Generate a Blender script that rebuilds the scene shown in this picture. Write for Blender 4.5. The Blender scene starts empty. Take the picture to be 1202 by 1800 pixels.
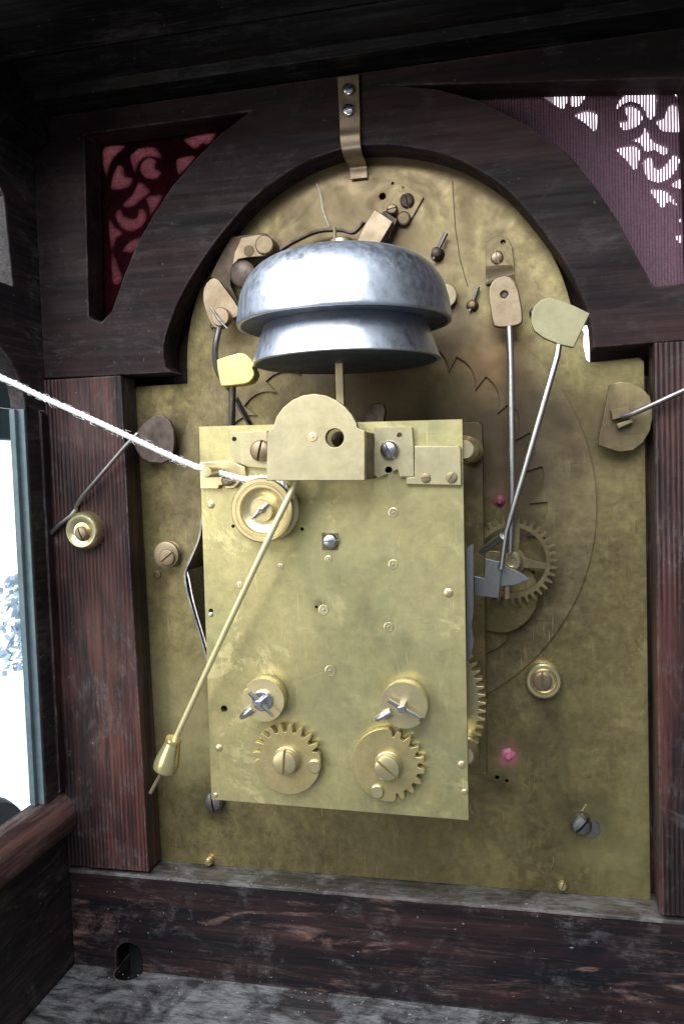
import bpy, bmesh, math, random
from mathutils import Matrix, Vector, noise
from mathutils.geometry import delaunay_2d_cdt
random.seed(7)
sc = bpy.context.scene
COL = sc.collection
PI = math.pi
MM = 0.001            # every coordinate below is in millimetres: X right, Y away from the viewer, Z up; dial plate rear face at Y = 0

# ------------------------------------------------------------------ camera
cam = bpy.data.cameras.new('camera')
cam.sensor_fit = 'VERTICAL'; cam.sensor_height = 36.0; cam.lens = 28.3977
cam.clip_start = 0.01; cam.clip_end = 20
co = bpy.data.objects.new('camera', cam); COL.objects.link(co)
co.matrix_world = Matrix([[0.97582, 0.019505, 0.217703, 0.049904], [0.216261, 0.058366, -0.974589, -0.277232], [-0.031716, 0.998105, 0.052736, 0.146989]] + [[0, 0, 0, 1]])
sc.camera = co
# ------------------------------------------------------------------ light
w = bpy.data.worlds.new('World'); sc.world = w; w.use_nodes = True
w.node_tree.nodes['Background'].inputs[0].default_value = (0.80, 0.90, 1.0, 1)
w.node_tree.nodes['Background'].inputs[1].default_value = 0.19
def area(name, loc, target, sx, sy, power, col):
    l = bpy.data.lights.new(name, 'AREA'); l.shape = 'RECTANGLE'; l.size = sx; l.size_y = sy; l.energy = power; l.color = col
    o = bpy.data.objects.new(name, l); COL.objects.link(o); o.location = loc
    o.rotation_euler = (Vector(target) - Vector(loc)).to_track_quat('-Z', 'Y').to_euler()
area('room_window_light', (-0.30, -0.70, 0.80), (0, 0, 0.16), 1.35, 0.75, 22.0, (0.90, 0.95, 1.0))
area('plate_fill_light', (-0.55, -0.75, 0.10), (0, 0, 0.08), 0.40, 0.40, 1.5, (1.0, 0.96, 0.86))  # added fill brightening the plate's lower left; no lamp stands there
sc.view_settings.view_transform = 'Standard'; sc.view_settings.look = 'None'
sc.view_settings.exposure = 0.45; sc.view_settings.gamma = 1.0

# ------------------------------------------------------------------ materials
class NT:
    def __init__(s, name):
        s.m = bpy.data.materials.new(name); s.m.use_nodes = True; s.t = s.m.node_tree; s.n = s.t.nodes
        s.b = s.n['Principled BSDF']; s.tc = s.n.new('ShaderNodeTexCoord'); s.out = s.n['Material Output']
        g = s.n.new('ShaderNodeNewGeometry'); s.pos = g.outputs['Position']
    def l(s, a, b): s.t.links.new(a, b)
    def map(s, sx, sy, sz, rot=(0, 0, 0)):
        m = s.n.new('ShaderNodeMapping'); m.inputs['Scale'].default_value = (sx, sy, sz); m.inputs['Rotation'].default_value = rot
        s.l(s.pos, m.inputs['Vector']); return m.outputs[0]
    def noise(s, vec, scale=1.0, detail=4, rough=0.55, dist=0.0):
        t = s.n.new('ShaderNodeTexNoise'); t.inputs['Scale'].default_value = scale; t.inputs['Detail'].default_value = detail
        t.inputs['Roughness'].default_value = rough; t.inputs['Distortion'].default_value = dist; s.l(vec, t.inputs['Vector']); return t.outputs['Fac']
    def ramp(s, fac, stops):
        r = s.n.new('ShaderNodeValToRGB'); e = r.color_ramp.elements
        while len(e) < len(stops): e.new(0.5)
        for k, (p, c) in enumerate(stops):
            e[k].position = p; e[k].color = (c, c, c, 1) if isinstance(c, (int, float)) else (*c, 1)
        s.l(fac, r.inputs[0]); return r.outputs[0]
    def mix(s, fac, a, b, mode='MIX'):
        m = s.n.new('ShaderNodeMix'); m.data_type = 'RGBA'; m.blend_type = mode
        for k, v in ((0, fac), (6, a), (7, b)):
            if isinstance(v, bpy.types.NodeSocket): s.l(v, m.inputs[k])
            else: m.inputs[k].default_value = v if k == 0 else (*v, 1)
        return m.outputs[2]
    def bump(s, h, strength, dist):
        b = s.n.new('ShaderNodeBump'); b.inputs['Strength'].default_value = strength; b.inputs['Distance'].default_value = dist
        s.l(h, b.inputs['Height']); s.l(b.outputs[0], s.b.inputs['Normal'])
    def set(s, **k):
        for a, v in k.items():
            i = s.b.inputs[a.replace('_', ' ')]
            if isinstance(v, bpy.types.NodeSocket): s.l(v, i)
            else: i.default_value = (*v, 1) if isinstance(v, tuple) else v
        return s

def brass(name, light, mid, dark, metal=0.9, r0=0.34, r1=0.62, blot=1.0, spots=0.0, scratch=0.25, patches=0.0, stains_shade=(), wavy=0.0, streak=0.0, grime=0.0):
    s = NT(name)
    big = s.noise(s.map(1, 1, 0.8), 17, 6, 0.62, 1.4)
    mids = s.noise(s.map(1, 1, 1), 75, 6, 0.68, 0.8)
    fine = s.noise(s.map(1, 1, 1), 330, 6, 0.7, 0.3)
    brush = s.noise(s.map(1700, 300, 70, (0, 0.25, 0)), 1.0, 3, 0.6)
    cross = s.noise(s.map(60, 300, 1900, (0, 0.5, 0)), 1.0, 3, 0.6)
    c = s.ramp(big, [(0.5 - 0.2 * blot, dark), (0.5, mid), (0.5 + 0.2 * blot, light)])
    c = s.mix(0.30, c, s.ramp(mids, [(0.36, dark), (0.5, mid), (0.64, light)]))
    c = s.mix(0.30, c, s.ramp(fine, [(0.36, dark), (0.5, mid), (0.64, light)]))
    if patches:      # cleaner, paler patches with ragged edges, and dull greenish clouds
        pm = s.ramp(s.noise(s.map(1, 1, 1), 42, 8, 0.74, 0.5), [(0.57, 0.0), (0.60, 1.0)])
        c = s.mix(s.mix(1.0, pm, (patches,) * 3, 'MULTIPLY'), c, tuple(min(1, v * 1.14) for v in light))
        gm = s.ramp(s.noise(s.map(1.0, 1, 0.7), 26, 5, 0.6, 1.0), [(0.50, 0.0), (0.66, 1.0)])
        c = s.mix(s.mix(1.0, gm, (patches * 0.9,) * 3, 'MULTIPLY'), c, (dark[0] * 0.92, dark[1] * 1.04, dark[2] * 1.1))
    if streak:       # fine hair scratches, some bright, some dark
        c = s.mix(s.ramp(brush, [(0.64, 0.0), (0.74, streak)]), c, tuple(min(1, v * 1.25) for v in light))
        c = s.mix(s.ramp(cross, [(0.66, 0.0), (0.75, streak * 0.8)]), c, tuple(v * 0.55 for v in dark))
    if grime:        # brown handling grime in ragged drifts
        gr = s.mix(1.0, s.ramp(s.noise(s.map(1.0, 1, 0.85), 30, 8, 0.75, 1.2), [(0.44, 0.0), (0.62, 1.0)]), s.ramp(s.noise(s.map(1, 1, 1), 240, 7, 0.8, 0.4), [(0.40, 0.1), (0.60, 1.0)]), 'MULTIPLY')
        c = s.mix(s.mix(1.0, gr, (grime,) * 3, 'MULTIPLY'), c, (0.095, 0.066, 0.038))
    if spots:
        sp = s.ramp(s.noise(s.map(1, 1, 1), 420, 5, 0.7, 0.5), [(0.64, 0.0), (0.72, 1.0)])
        sm = s.ramp(s.noise(s.map(1, 1, 1), 45, 3, 0.5), [(0.48, 0.0), (0.62, spots)])
        c = s.mix(s.mix(1.0, sp, sm, 'MULTIPLY'), c, (0.05, 0.035, 0.02))
    rough = s.mix(0.5, mids, big)
    ro = s.ramp(rough, [(0.38, r1), (0.62, r0)])
    if stains_shade:       # tarnish, oil and wax marks plus painted shade and glow, with their own places and ragged outlines: (x, z, radius, softness, strength, colour)
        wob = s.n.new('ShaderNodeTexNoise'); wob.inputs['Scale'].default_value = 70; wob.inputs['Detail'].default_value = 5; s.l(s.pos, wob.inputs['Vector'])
        for (x, z, r, soft, k, col) in stains_shade:
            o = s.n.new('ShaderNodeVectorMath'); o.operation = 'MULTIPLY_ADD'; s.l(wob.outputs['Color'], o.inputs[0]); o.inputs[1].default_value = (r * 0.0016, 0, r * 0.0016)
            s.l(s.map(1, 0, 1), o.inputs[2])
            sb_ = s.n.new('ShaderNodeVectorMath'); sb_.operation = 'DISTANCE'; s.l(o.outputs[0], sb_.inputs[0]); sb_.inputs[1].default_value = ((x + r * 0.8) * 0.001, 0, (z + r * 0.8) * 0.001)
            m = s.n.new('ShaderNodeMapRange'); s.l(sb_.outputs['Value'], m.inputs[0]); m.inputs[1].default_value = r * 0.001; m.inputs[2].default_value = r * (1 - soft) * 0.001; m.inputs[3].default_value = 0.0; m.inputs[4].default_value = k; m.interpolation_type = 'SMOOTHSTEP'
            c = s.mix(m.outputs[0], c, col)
    s.set(Base_Color=c, Metallic=metal, Roughness=ro)
    h = s.mix(0.5, brush, fine)
    b1 = s.n.new('ShaderNodeBump'); b1.inputs['Strength'].default_value = scratch; b1.inputs['Distance'].default_value = 0.0001; s.l(h, b1.inputs['Height'])
    if wavy:
        b2 = s.n.new('ShaderNodeBump'); b2.inputs['Strength'].default_value = wavy; b2.inputs['Distance'].default_value = 0.0012
        s.l(s.noise(s.map(1, 1, 1), 22, 2, 0.4), b2.inputs['Height']); s.l(b2.outputs[0], b1.inputs['Normal'])
    s.l(b1.outputs[0], s.b.inputs['Normal'])
    return s.m

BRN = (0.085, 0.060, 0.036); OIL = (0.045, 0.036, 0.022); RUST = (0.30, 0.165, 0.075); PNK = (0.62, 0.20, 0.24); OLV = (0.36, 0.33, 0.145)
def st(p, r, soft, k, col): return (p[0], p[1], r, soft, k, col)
DSTAINS_SHADE = [(0, 245, 95, 0.75, 0.85, (0.150, 0.108, 0.060)), st((40.13, 180.6), 17, 0.9, 0.75, RUST), st((43.45, 160.53), 26, 0.9, 0.6, BRN), st((-23.18, 174.39), 30, 0.9, 0.7, BRN), st((43.27, 151.97), 46, 0.95, 0.92, BRN), st((9.14, 172.72), 44, 0.9, 0.85, BRN), st((-69.62, 143.57), 24, 0.9, 0.45, BRN), st((46.7, 136.59), 15, 0.9, 0.55, BRN),  # broad brown entries add shade by bells, movement and ceiling to the tarnish
  st((68.89, 26.61), 13, 0.85, 0.75, OIL), st((40.9, 38.81), 8, 0.9, 0.5, OIL), st((55.64, 66.08), 13, 0.9, 0.6, BRN), st((-64.81, 22.31), 10, 0.9, 0.7, OIL), st((43.57, 47.5), 5.5, 0.95, 0.85, PNK), st((42.53, 134.57), 5, 0.95, 0.5, (0.25, 0.07, 0.10)),  # pink entries: wax smear that also paints a soft glow round the pins
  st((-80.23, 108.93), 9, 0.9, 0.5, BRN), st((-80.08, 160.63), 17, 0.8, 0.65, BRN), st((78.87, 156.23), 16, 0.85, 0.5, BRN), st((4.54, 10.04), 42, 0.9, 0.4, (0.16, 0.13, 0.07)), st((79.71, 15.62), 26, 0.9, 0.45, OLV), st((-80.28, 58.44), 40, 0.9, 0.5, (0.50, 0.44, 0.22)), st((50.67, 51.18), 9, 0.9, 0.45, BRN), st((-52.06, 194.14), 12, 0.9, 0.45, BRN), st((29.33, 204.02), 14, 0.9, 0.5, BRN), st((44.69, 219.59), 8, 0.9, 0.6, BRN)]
PSTAINS = [st((-8.75, 106.83), 4, 0.9, 0.5, BRN), st((15.77, 142.45), 5, 0.9, 0.3, BRN), st((-39.17, 75.02), 4, 0.9, 0.3, BRN), st((5.16, 118.15), 22, 0.95, 0.35, (0.36, 0.35, 0.20)), st((20.94, 93.59), 18, 0.95, 0.35, (0.34, 0.34, 0.20)), st((-2.92, 76.28), 18, 0.95, 0.35, (0.35, 0.34, 0.20)), st((23.42, 63.95), 16, 0.95, 0.35, (0.33, 0.33, 0.19))]
M_PLATE = brass('satin_brass_plate', (0.68, 0.595, 0.30), (0.50, 0.438, 0.212), (0.30, 0.270, 0.135), 0.84, 0.30, 0.54, 0.85, 0.5, 0.24, 0.55, PSTAINS, 0.35, 0.75)
M_COCK = brass('dull_brass_cock', (0.60, 0.525, 0.33), (0.49, 0.425, 0.255), (0.35, 0.295, 0.17), 0.82, 0.34, 0.54, 1.1, 0.15, 0.18, 0.2, (), 0.15, 0.3)
M_DIAL = brass('tarnished_dial_brass', (0.44, 0.362, 0.160), (0.262, 0.212, 0.094), (0.112, 0.085, 0.041), 0.80, 0.29, 0.60, 0.65, 1.0, 0.34, 0.3, DSTAINS_SHADE, 0.3, 0.85, grime=0.75)
M_RING = brass('dark_ring_brass', (0.40, 0.32, 0.155), (0.25, 0.198, 0.10), (0.112, 0.087, 0.047), 0.76, 0.38, 0.68, 0.75, 1.0, 0.32, 0.2, DSTAINS_SHADE, 0.3, 0.8, grime=0.7)
M_WHEEL = brass('golden_wheel_brass', (0.64, 0.53, 0.27), (0.50, 0.41, 0.195), (0.32, 0.255, 0.115), 0.85, 0.32, 0.52, 1.0, 0.5, 0.22, 0.3, (), 0.25, 0.4)
M_GOLD = brass('bright_brass', (0.82, 0.71, 0.43), (0.72, 0.61, 0.345), (0.54, 0.44, 0.235), 0.92, 0.24, 0.42, 1.2, 0.2, 0.12)
M_TAN = brass('tan_brass_strip', (0.40, 0.305, 0.20), (0.30, 0.225, 0.142), (0.19, 0.135, 0.08), 0.78, 0.34, 0.55, 1.0, 0.6, 0.14, 0.2, (), 0.2, 0.3)
M_DULL = brass('dull_olive_brass', (0.36, 0.335, 0.20), (0.30, 0.275, 0.16), (0.22, 0.20, 0.115), 0.7, 0.42, 0.6, 1.0, 0.2, 0.16, 0.1, (), 0.2, 0.2)
M_UMBER = brass('umber_brass', (0.14, 0.095, 0.052), (0.09, 0.062, 0.036), (0.05, 0.036, 0.022), 0.6, 0.36, 0.6, 1.0, 0.3, 0.2)
M_ROD = brass('matt_brass_rod', (0.80, 0.72, 0.44), (0.72, 0.64, 0.37), (0.58, 0.50, 0.28), 0.7, 0.45, 0.6, 1.0, 0.0, 0.1)
M_BROWN = brass('brown_brass', (0.30, 0.22, 0.12), (0.19, 0.135, 0.075), (0.09, 0.065, 0.04), 0.7, 0.4, 0.65, 1.0, 0.4, 0.2)
M_YEL = brass('sunlit_yellow_brass', (0.92, 0.76, 0.30), (0.84, 0.66, 0.23), (0.66, 0.49, 0.15), 0.65, 0.30, 0.5, 1.0, 0.35, 0.14, 0.2, (), 0.3, 0.35)  # sunlit look of the hammer head put into its yellow
M_BOB = brass('polished_yellow_brass', (0.95, 0.82, 0.42), (0.88, 0.74, 0.36), (0.70, 0.56, 0.26), 0.9, 0.18, 0.32, 1.0, 0.0, 0.05)

def steel(name, light, dark, r0, r1, metal=1.0, blot=0.16, rings=0.0):
    s = NT(name)
    a = s.noise(s.map(1, 1, 1), 60, 6, 0.7, 0.2); b = s.noise(s.map(1, 1, 0.5), 420, 5, 0.7)
    f = s.mix(0.5, a, b)
    s.set(Base_Color=s.ramp(f, [(0.5 - blot, dark), (0.5 + blot * 0.7, light)]), Metallic=metal, Roughness=s.ramp(f, [(0.4, r1), (0.6, r0)]))
    if rings > 0:
        b = s.mix(0.6, b, s.noise(s.map(25, 25, 2300), 1.0, 3, 0.6))
        pit = s.ramp(s.noise(s.map(1, 1, 0.6), 520, 4, 0.7), [(0.66, 0.0), (0.72, 0.75)])
        c0 = s.b.inputs['Base Color'].links[0].from_socket; s.t.links.remove(s.b.inputs['Base Color'].links[0])
        s.l(s.mix(pit, c0, (0.20, 0.22, 0.27)), s.b.inputs['Base Color'])
    if rings > 0:
        q = s.n.new('ShaderNodeBump'); q.inputs['Strength'].default_value = 0.35; q.inputs['Distance'].default_value = 0.0008; s.l(s.noise(s.map(1, 1, 0.7), 65, 3, 0.55), q.inputs['Height'])
    s.bump(b, 0.12 + rings, 0.0001)
    if rings > 0: s.l(q.outputs[0], s.b.inputs['Normal'].links[0].from_node.inputs['Normal'])
    return s.m
M_BELL = steel('grey_bell_metal', (0.88, 0.93, 1.0), (0.58, 0.64, 0.78), 0.32, 0.54, 1.0, 0.12, 0.14)
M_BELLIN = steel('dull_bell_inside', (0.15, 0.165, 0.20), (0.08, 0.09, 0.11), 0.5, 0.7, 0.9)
M_STEEL = steel('polished_steel', (0.74, 0.74, 0.76), (0.42, 0.42, 0.44), 0.16, 0.34)
M_GREY = steel('grey_steel', (0.33, 0.325, 0.32), (0.12, 0.12, 0.122), 0.30, 0.55, 1.0, 0.11)
M_WIRE = steel('old_steel_wire', (0.34, 0.32, 0.31), (0.16, 0.145, 0.14), 0.35, 0.55)
M_RODST = steel('dull_steel_rod', (0.52, 0.50, 0.48), (0.34, 0.32, 0.30), 0.36, 0.5, 1.0, 0.16, -0.09)
M_DARK = steel('rusty_dark_steel', (0.16, 0.12, 0.10), (0.06, 0.045, 0.04), 0.45, 0.65, 0.8)

def plain(name, col, rough=0.5, metal=0.0, spread=0.75, **k):
    s = NT(name)
    n = s.noise(s.map(1, 1, 1), 260, 5, 0.6)
    s.set(Base_Color=s.ramp(n, [(0.35, tuple(c * spread for c in col)), (0.65, col)]), Roughness=rough, Metallic=metal)
    for a, v in k.items(): s.set(**{a: v})
    return s.m
def wood(name, axis, base=(0.020, 0.016, 0.019), red=(0.085, 0.045, 0.040), dust=0.35, ribs=0.0, shift=0.0, wear=0.6, wearc=(0.17, 0.125, 0.115), dustc=(0.26, 0.245, 0.25), relief=0.5, dthr=0.50, spec=0.4, edge=0.7, wthr=0.53, streaky=1.0, ro=0.0):
    s = NT(name)
    def st(a, b):
        v = [a, a, a]; v[axis] = b; return s.map(*v)
    g = s.noise(st(420, 22), 1.0, 5, 0.6, 0.4); g2 = s.noise(st(48, 6), 1.0, 4, 0.6, 0.9); g3 = s.noise(st(1500, 60), 1.0, 3, 0.6)
    c = s.ramp(g2, [(0.5 - 0.12 + shift, base), (0.5 + 0.12 + shift, red)])
    c = s.mix(s.ramp(g, [(0.40, 0.75 * streaky), (0.60, 0.0)]), c, tuple(v * 0.35 for v in base))
    c = s.mix(s.ramp(g3, [(0.58, 0.0), (0.78, 0.22 * streaky)]), c, (0.13, 0.095, 0.09))
    # rubbed patches where the black stain has gone, drawn out along the grain
    wm = s.mix(1.0, s.ramp(s.noise(st(85, 22), 1.0, 8, 0.72, 0.9), [(wthr, 0.0), (wthr + 0.12, 1.0)]), s.ramp(s.noise(st(700, 70), 1.0, 4, 0.7), [(0.38, 0.15), (0.60, 1.0)]), 'MULTIPLY')
    c = s.mix(s.mix(1.0, wm, (wear,) * 3, 'MULTIPLY'), c, wearc)
    # dust and pale scuffs
    d1 = s.noise(s.map(1, 1, 1), 48, 7, 0.72, 0.6); d2 = s.noise(st(420, 110), 1.0, 7, 0.82, 0.6)
    dm = s.mix(1.0, s.ramp(d1, [(dthr, 0.0), (dthr + 0.16, 1.0)]), s.ramp(d2, [(dthr - 0.04, 0.0), (dthr + 0.14, 1.0)]), 'MULTIPLY')
    dm2 = s.mix(1.0, dm, (dust, dust, dust), 'MULTIPLY')
    c = s.mix(dm2, c, dustc)
    sp = s.ramp(s.noise(s.map(1, 1, 1), 700, 2, 0.5), [(0.735, 0.0), (0.76, 0.8)])
    c = s.mix(s.mix(1.0, sp, (min(1, dust * 1.3),) * 3, 'MULTIPLY'), c, (0.42, 0.41, 0.40))
    # edges rubbed pale by handling
    bv = s.n.new('ShaderNodeBevel'); bv.samples = 4; bv.inputs['Radius'].default_value = 0.0011
    gn = s.n.new('ShaderNodeNewGeometry'); dt = s.n.new('ShaderNodeVectorMath'); dt.operation = 'DOT_PRODUCT'; s.l(bv.outputs[0], dt.inputs[0]); s.l(gn.outputs['Normal'], dt.inputs[1])
    em = s.mix(1.0, s.ramp(dt.outputs['Value'], [(0.80, edge), (0.985, 0.0)]), s.ramp(s.noise(s.map(1, 1, 1), 130, 6, 0.75), [(0.42, 0.0), (0.62, 1.0)]), 'MULTIPLY')
    c = s.mix(em, c, (0.30, 0.26, 0.25))
    s.set(Base_Color=c, Roughness=s.mix(dm2, s.ramp(g, [(0.35, 0.62 + ro), (0.65, 0.40 + ro)]), (0.85, 0.85, 0.85)))
    h = s.mix(0.5, g, g3)
    if ribs:
        wv = s.n.new('ShaderNodeTexWave'); wv.bands_direction = 'X'; wv.inputs['Scale'].default_value = 1.0
        wv.inputs['Distortion'].default_value = 2.4; wv.inputs['Detail'].default_value = 3.0; wv.inputs['Detail Scale'].default_value = 0.5
        s.l(st(205, 7), wv.inputs['Vector'])
        lo = s.ramp(s.noise(st(40, 16), 1.0, 3, 0.5), [(0.40, 0.1), (0.60, 1.0)])
        h = s.mix(0.5, h, s.mix(1.0, lo, wv.outputs['Fac'], 'MULTIPLY'))
        s.t.links.remove(s.b.inputs['Base Color'].links[0])
        s.l(s.mix(s.mix(1.0, lo, s.ramp(wv.outputs['Fac'], [(0.15, 0.95), (0.5, 0.0)]), 'MULTIPLY'), c, tuple(v * 0.4 for v in base)), s.b.inputs['Base Color'])
    s.bump(h, relief + ribs, 0.0006)
    s.b.inputs['Specular IOR Level'].default_value = spec
    return s.m
M_WOODX = wood('ebonised_wood_across', 0, dust=0.38, wear=0.85, base=(0.005, 0.005, 0.009), red=(0.034, 0.016, 0.015), wearc=(0.20, 0.118, 0.10), wthr=0.54, relief=0.3, spec=0.25)
M_WOODM = wood('ebonised_wood_arch', 0, base=(0.011, 0.0065, 0.0075), red=(0.038, 0.017, 0.016), dust=0.14, wear=0.14, wearc=(0.07, 0.045, 0.048), relief=0.10, spec=0.20, edge=0.5, streaky=0.35, ro=0.14)
M_WOODZ = wood('rosewood_upright', 2, dust=0.42, ribs=0.6, base=(0.016, 0.008, 0.010), red=(0.110, 0.038, 0.031), wear=0.5, wearc=(0.15, 0.060, 0.050), edge=0.9)
M_WOODY = wood('ebonised_wood_deep', 1, dust=0.40, wear=0.4, base=(0.013, 0.012, 0.014), red=(0.040, 0.025, 0.025))
M_SILL = wood('worn_red_sill', 1, dust=0.45, wear=0.7, base=(0.060, 0.030, 0.028), red=(0.16, 0.078, 0.068), wearc=(0.26, 0.17, 0.15))
M_FLOOR = wood('dusty_floor_wood', 0, dust=0.75, dustc=(0.24, 0.235, 0.24), dthr=0.41, wear=0.5, base=(0.025, 0.024, 0.028), red=(0.055, 0.044, 0.043))
M_LEDGE = wood('dusty_ledge_wood', 0, dust=0.75, base=(0.035, 0.030, 0.028), red=(0.075, 0.060, 0.054), dustc=(0.20, 0.19, 0.18), dthr=0.43, edge=0.5)
M_CEIL = wood('shaded_ceiling_wood', 0, dust=0.12, wear=0.10, base=(0.006, 0.005, 0.005), red=(0.016, 0.012, 0.009), spec=0.12, edge=0.15, relief=0.2)  # ceiling's shade put into a near-black wood colour
M_JAMBLIT = plain('lit_jamb_teal', (0.13, 0.18, 0.20), 0.35)  # light falling on the window jamb, put into the colour as teal
M_FRET = NT('fret_wood').set(Base_Color=(0.075, 0.036, 0.046), Roughness=0.6).m

M_WAX = plain('pink_sealing_wax', (0.78, 0.20, 0.27), 0.4, Subsurface_Weight=0.25)
M_WAXD = plain('dark_pink_sealing_wax', (0.26, 0.06, 0.09), 0.45)
M_HOLE = plain('black_hole_shade', (0.004, 0.004, 0.004), 0.9)  # black that stands in for the darkness behind holes
M_CORDM = plain('white_cord', (0.95, 0.95, 0.93), 0.85, spread=0.93)
M_DUST = plain('grey_dust', (0.36, 0.345, 0.33), 0.95)
M_SCRATCH = plain('fresh_brass_scratch', (0.70, 0.62, 0.36), 0.45, 0.8)
M_SCRATCHD = plain('dark_scratch', (0.06, 0.045, 0.025), 0.6, 0.2)
M_SCRATCHB = plain('brown_scratch', (0.15, 0.115, 0.06), 0.5, 0.5)
M_SCRIBE = plain('faint_scribed_brass', (0.62, 0.55, 0.30), 0.4, 0.85)
M_TEAL = plain('dark_teal_board', (0.018, 0.035, 0.042), 0.7)

M_BLACKC = plain('dark_green_cover', (0.022, 0.032, 0.034), 0.6)
def silk(name, col, trans, dmul=(0.35, 0.25, 0.3)):
    s = NT(name); n = s.n
    tr = n.new('ShaderNodeBsdfTranslucent'); df = n.new('ShaderNodeBsdfDiffuse'); sh = n.new('ShaderNodeBsdfSheen') if 'ShaderNodeBsdfSheen' in dir(bpy.types) else None
    wv = s.noise(s.map(1200, 300, 2600), 1.0, 2, 0.5)
    c = s.ramp(wv, [(0.35, tuple(v * 0.65 for v in col)), (0.65, col)])
    s.l(c, tr.inputs[0]); s.l(s.mix(1.0, c, dmul, 'MULTIPLY'), df.inputs[0])
    mx = n.new('ShaderNodeMixShader'); mx.inputs[0].default_value = trans
    s.l(df.outputs[0], mx.inputs[1]); s.l(tr.outputs[0], mx.inputs[2]); s.l(mx.outputs[0], s.out.inputs[0]); n.remove(s.b)
    return s.m
M_SILK = silk('crimson_silk', (0.60, 0.315, 0.345), 0.85, (0.20, 0.09, 0.12))
M_SILKG = silk('sheen_grey_silk', (0.62, 0.34, 0.45), 0.50, (0.72, 0.76, 0.74))  # grey sheen of the lit cloth put into this copy's colour
M_BLUE = silk('grey_blue_leaves', (0.58, 0.68, 0.80), 0.8, (0.6, 0.6, 0.6))
def glass():
    s = NT('window_glass'); n = s.n
    t = n.new('ShaderNodeBsdfTransparent'); t.inputs[0].default_value = (0.93, 0.97, 0.97, 1)
    g = n.new('ShaderNodeBsdfGlossy'); g.inputs['Roughness'].default_value = 0.03
    f = n.new('ShaderNodeLayerWeight'); p = n.new('ShaderNodeMath'); p.operation = 'POWER'; p.inputs[1].default_value = 5.0; s.l(f.outputs['Facing'], p.inputs[0])
    q = n.new('ShaderNodeMath'); q.operation = 'MULTIPLY_ADD'; q.inputs[1].default_value = 0.6; q.inputs[2].default_value = 0.035; s.l(p.outputs[0], q.inputs[0])
    mx = n.new('ShaderNodeMixShader'); s.l(q.outputs[0], mx.inputs[0]); s.l(t.outputs[0], mx.inputs[1]); s.l(g.outputs[0], mx.inputs[2])
    s.l(mx.outputs[0], s.out.inputs[0]); n.remove(s.b); return s.m
M_GLASS = glass()
def emit(name, col, strength):
    s = NT(name)
    s.set(Base_Color=(0, 0, 0), Emission_Color=col, Emission_Strength=strength); return s.m
def daylight():
    s = NT('daylight_pane')
    n1 = s.noise(s.map(1, 0.6, 1.0), 5.5, 3, 0.5, 0.4)
    s.set(Base_Color=(0, 0, 0), Emission_Color=s.ramp(n1, [(0.36, (0.26, 0.40, 0.55)), (0.50, (0.80, 0.92, 1.0)), (0.58, (1.0, 1.0, 1.0))]), Emission_Strength=1.9); return s.m
M_DAY = daylight()
M_DAYR = emit('daylight_pane_front', (0.97, 0.96, 1.0), 2.2)

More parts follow.
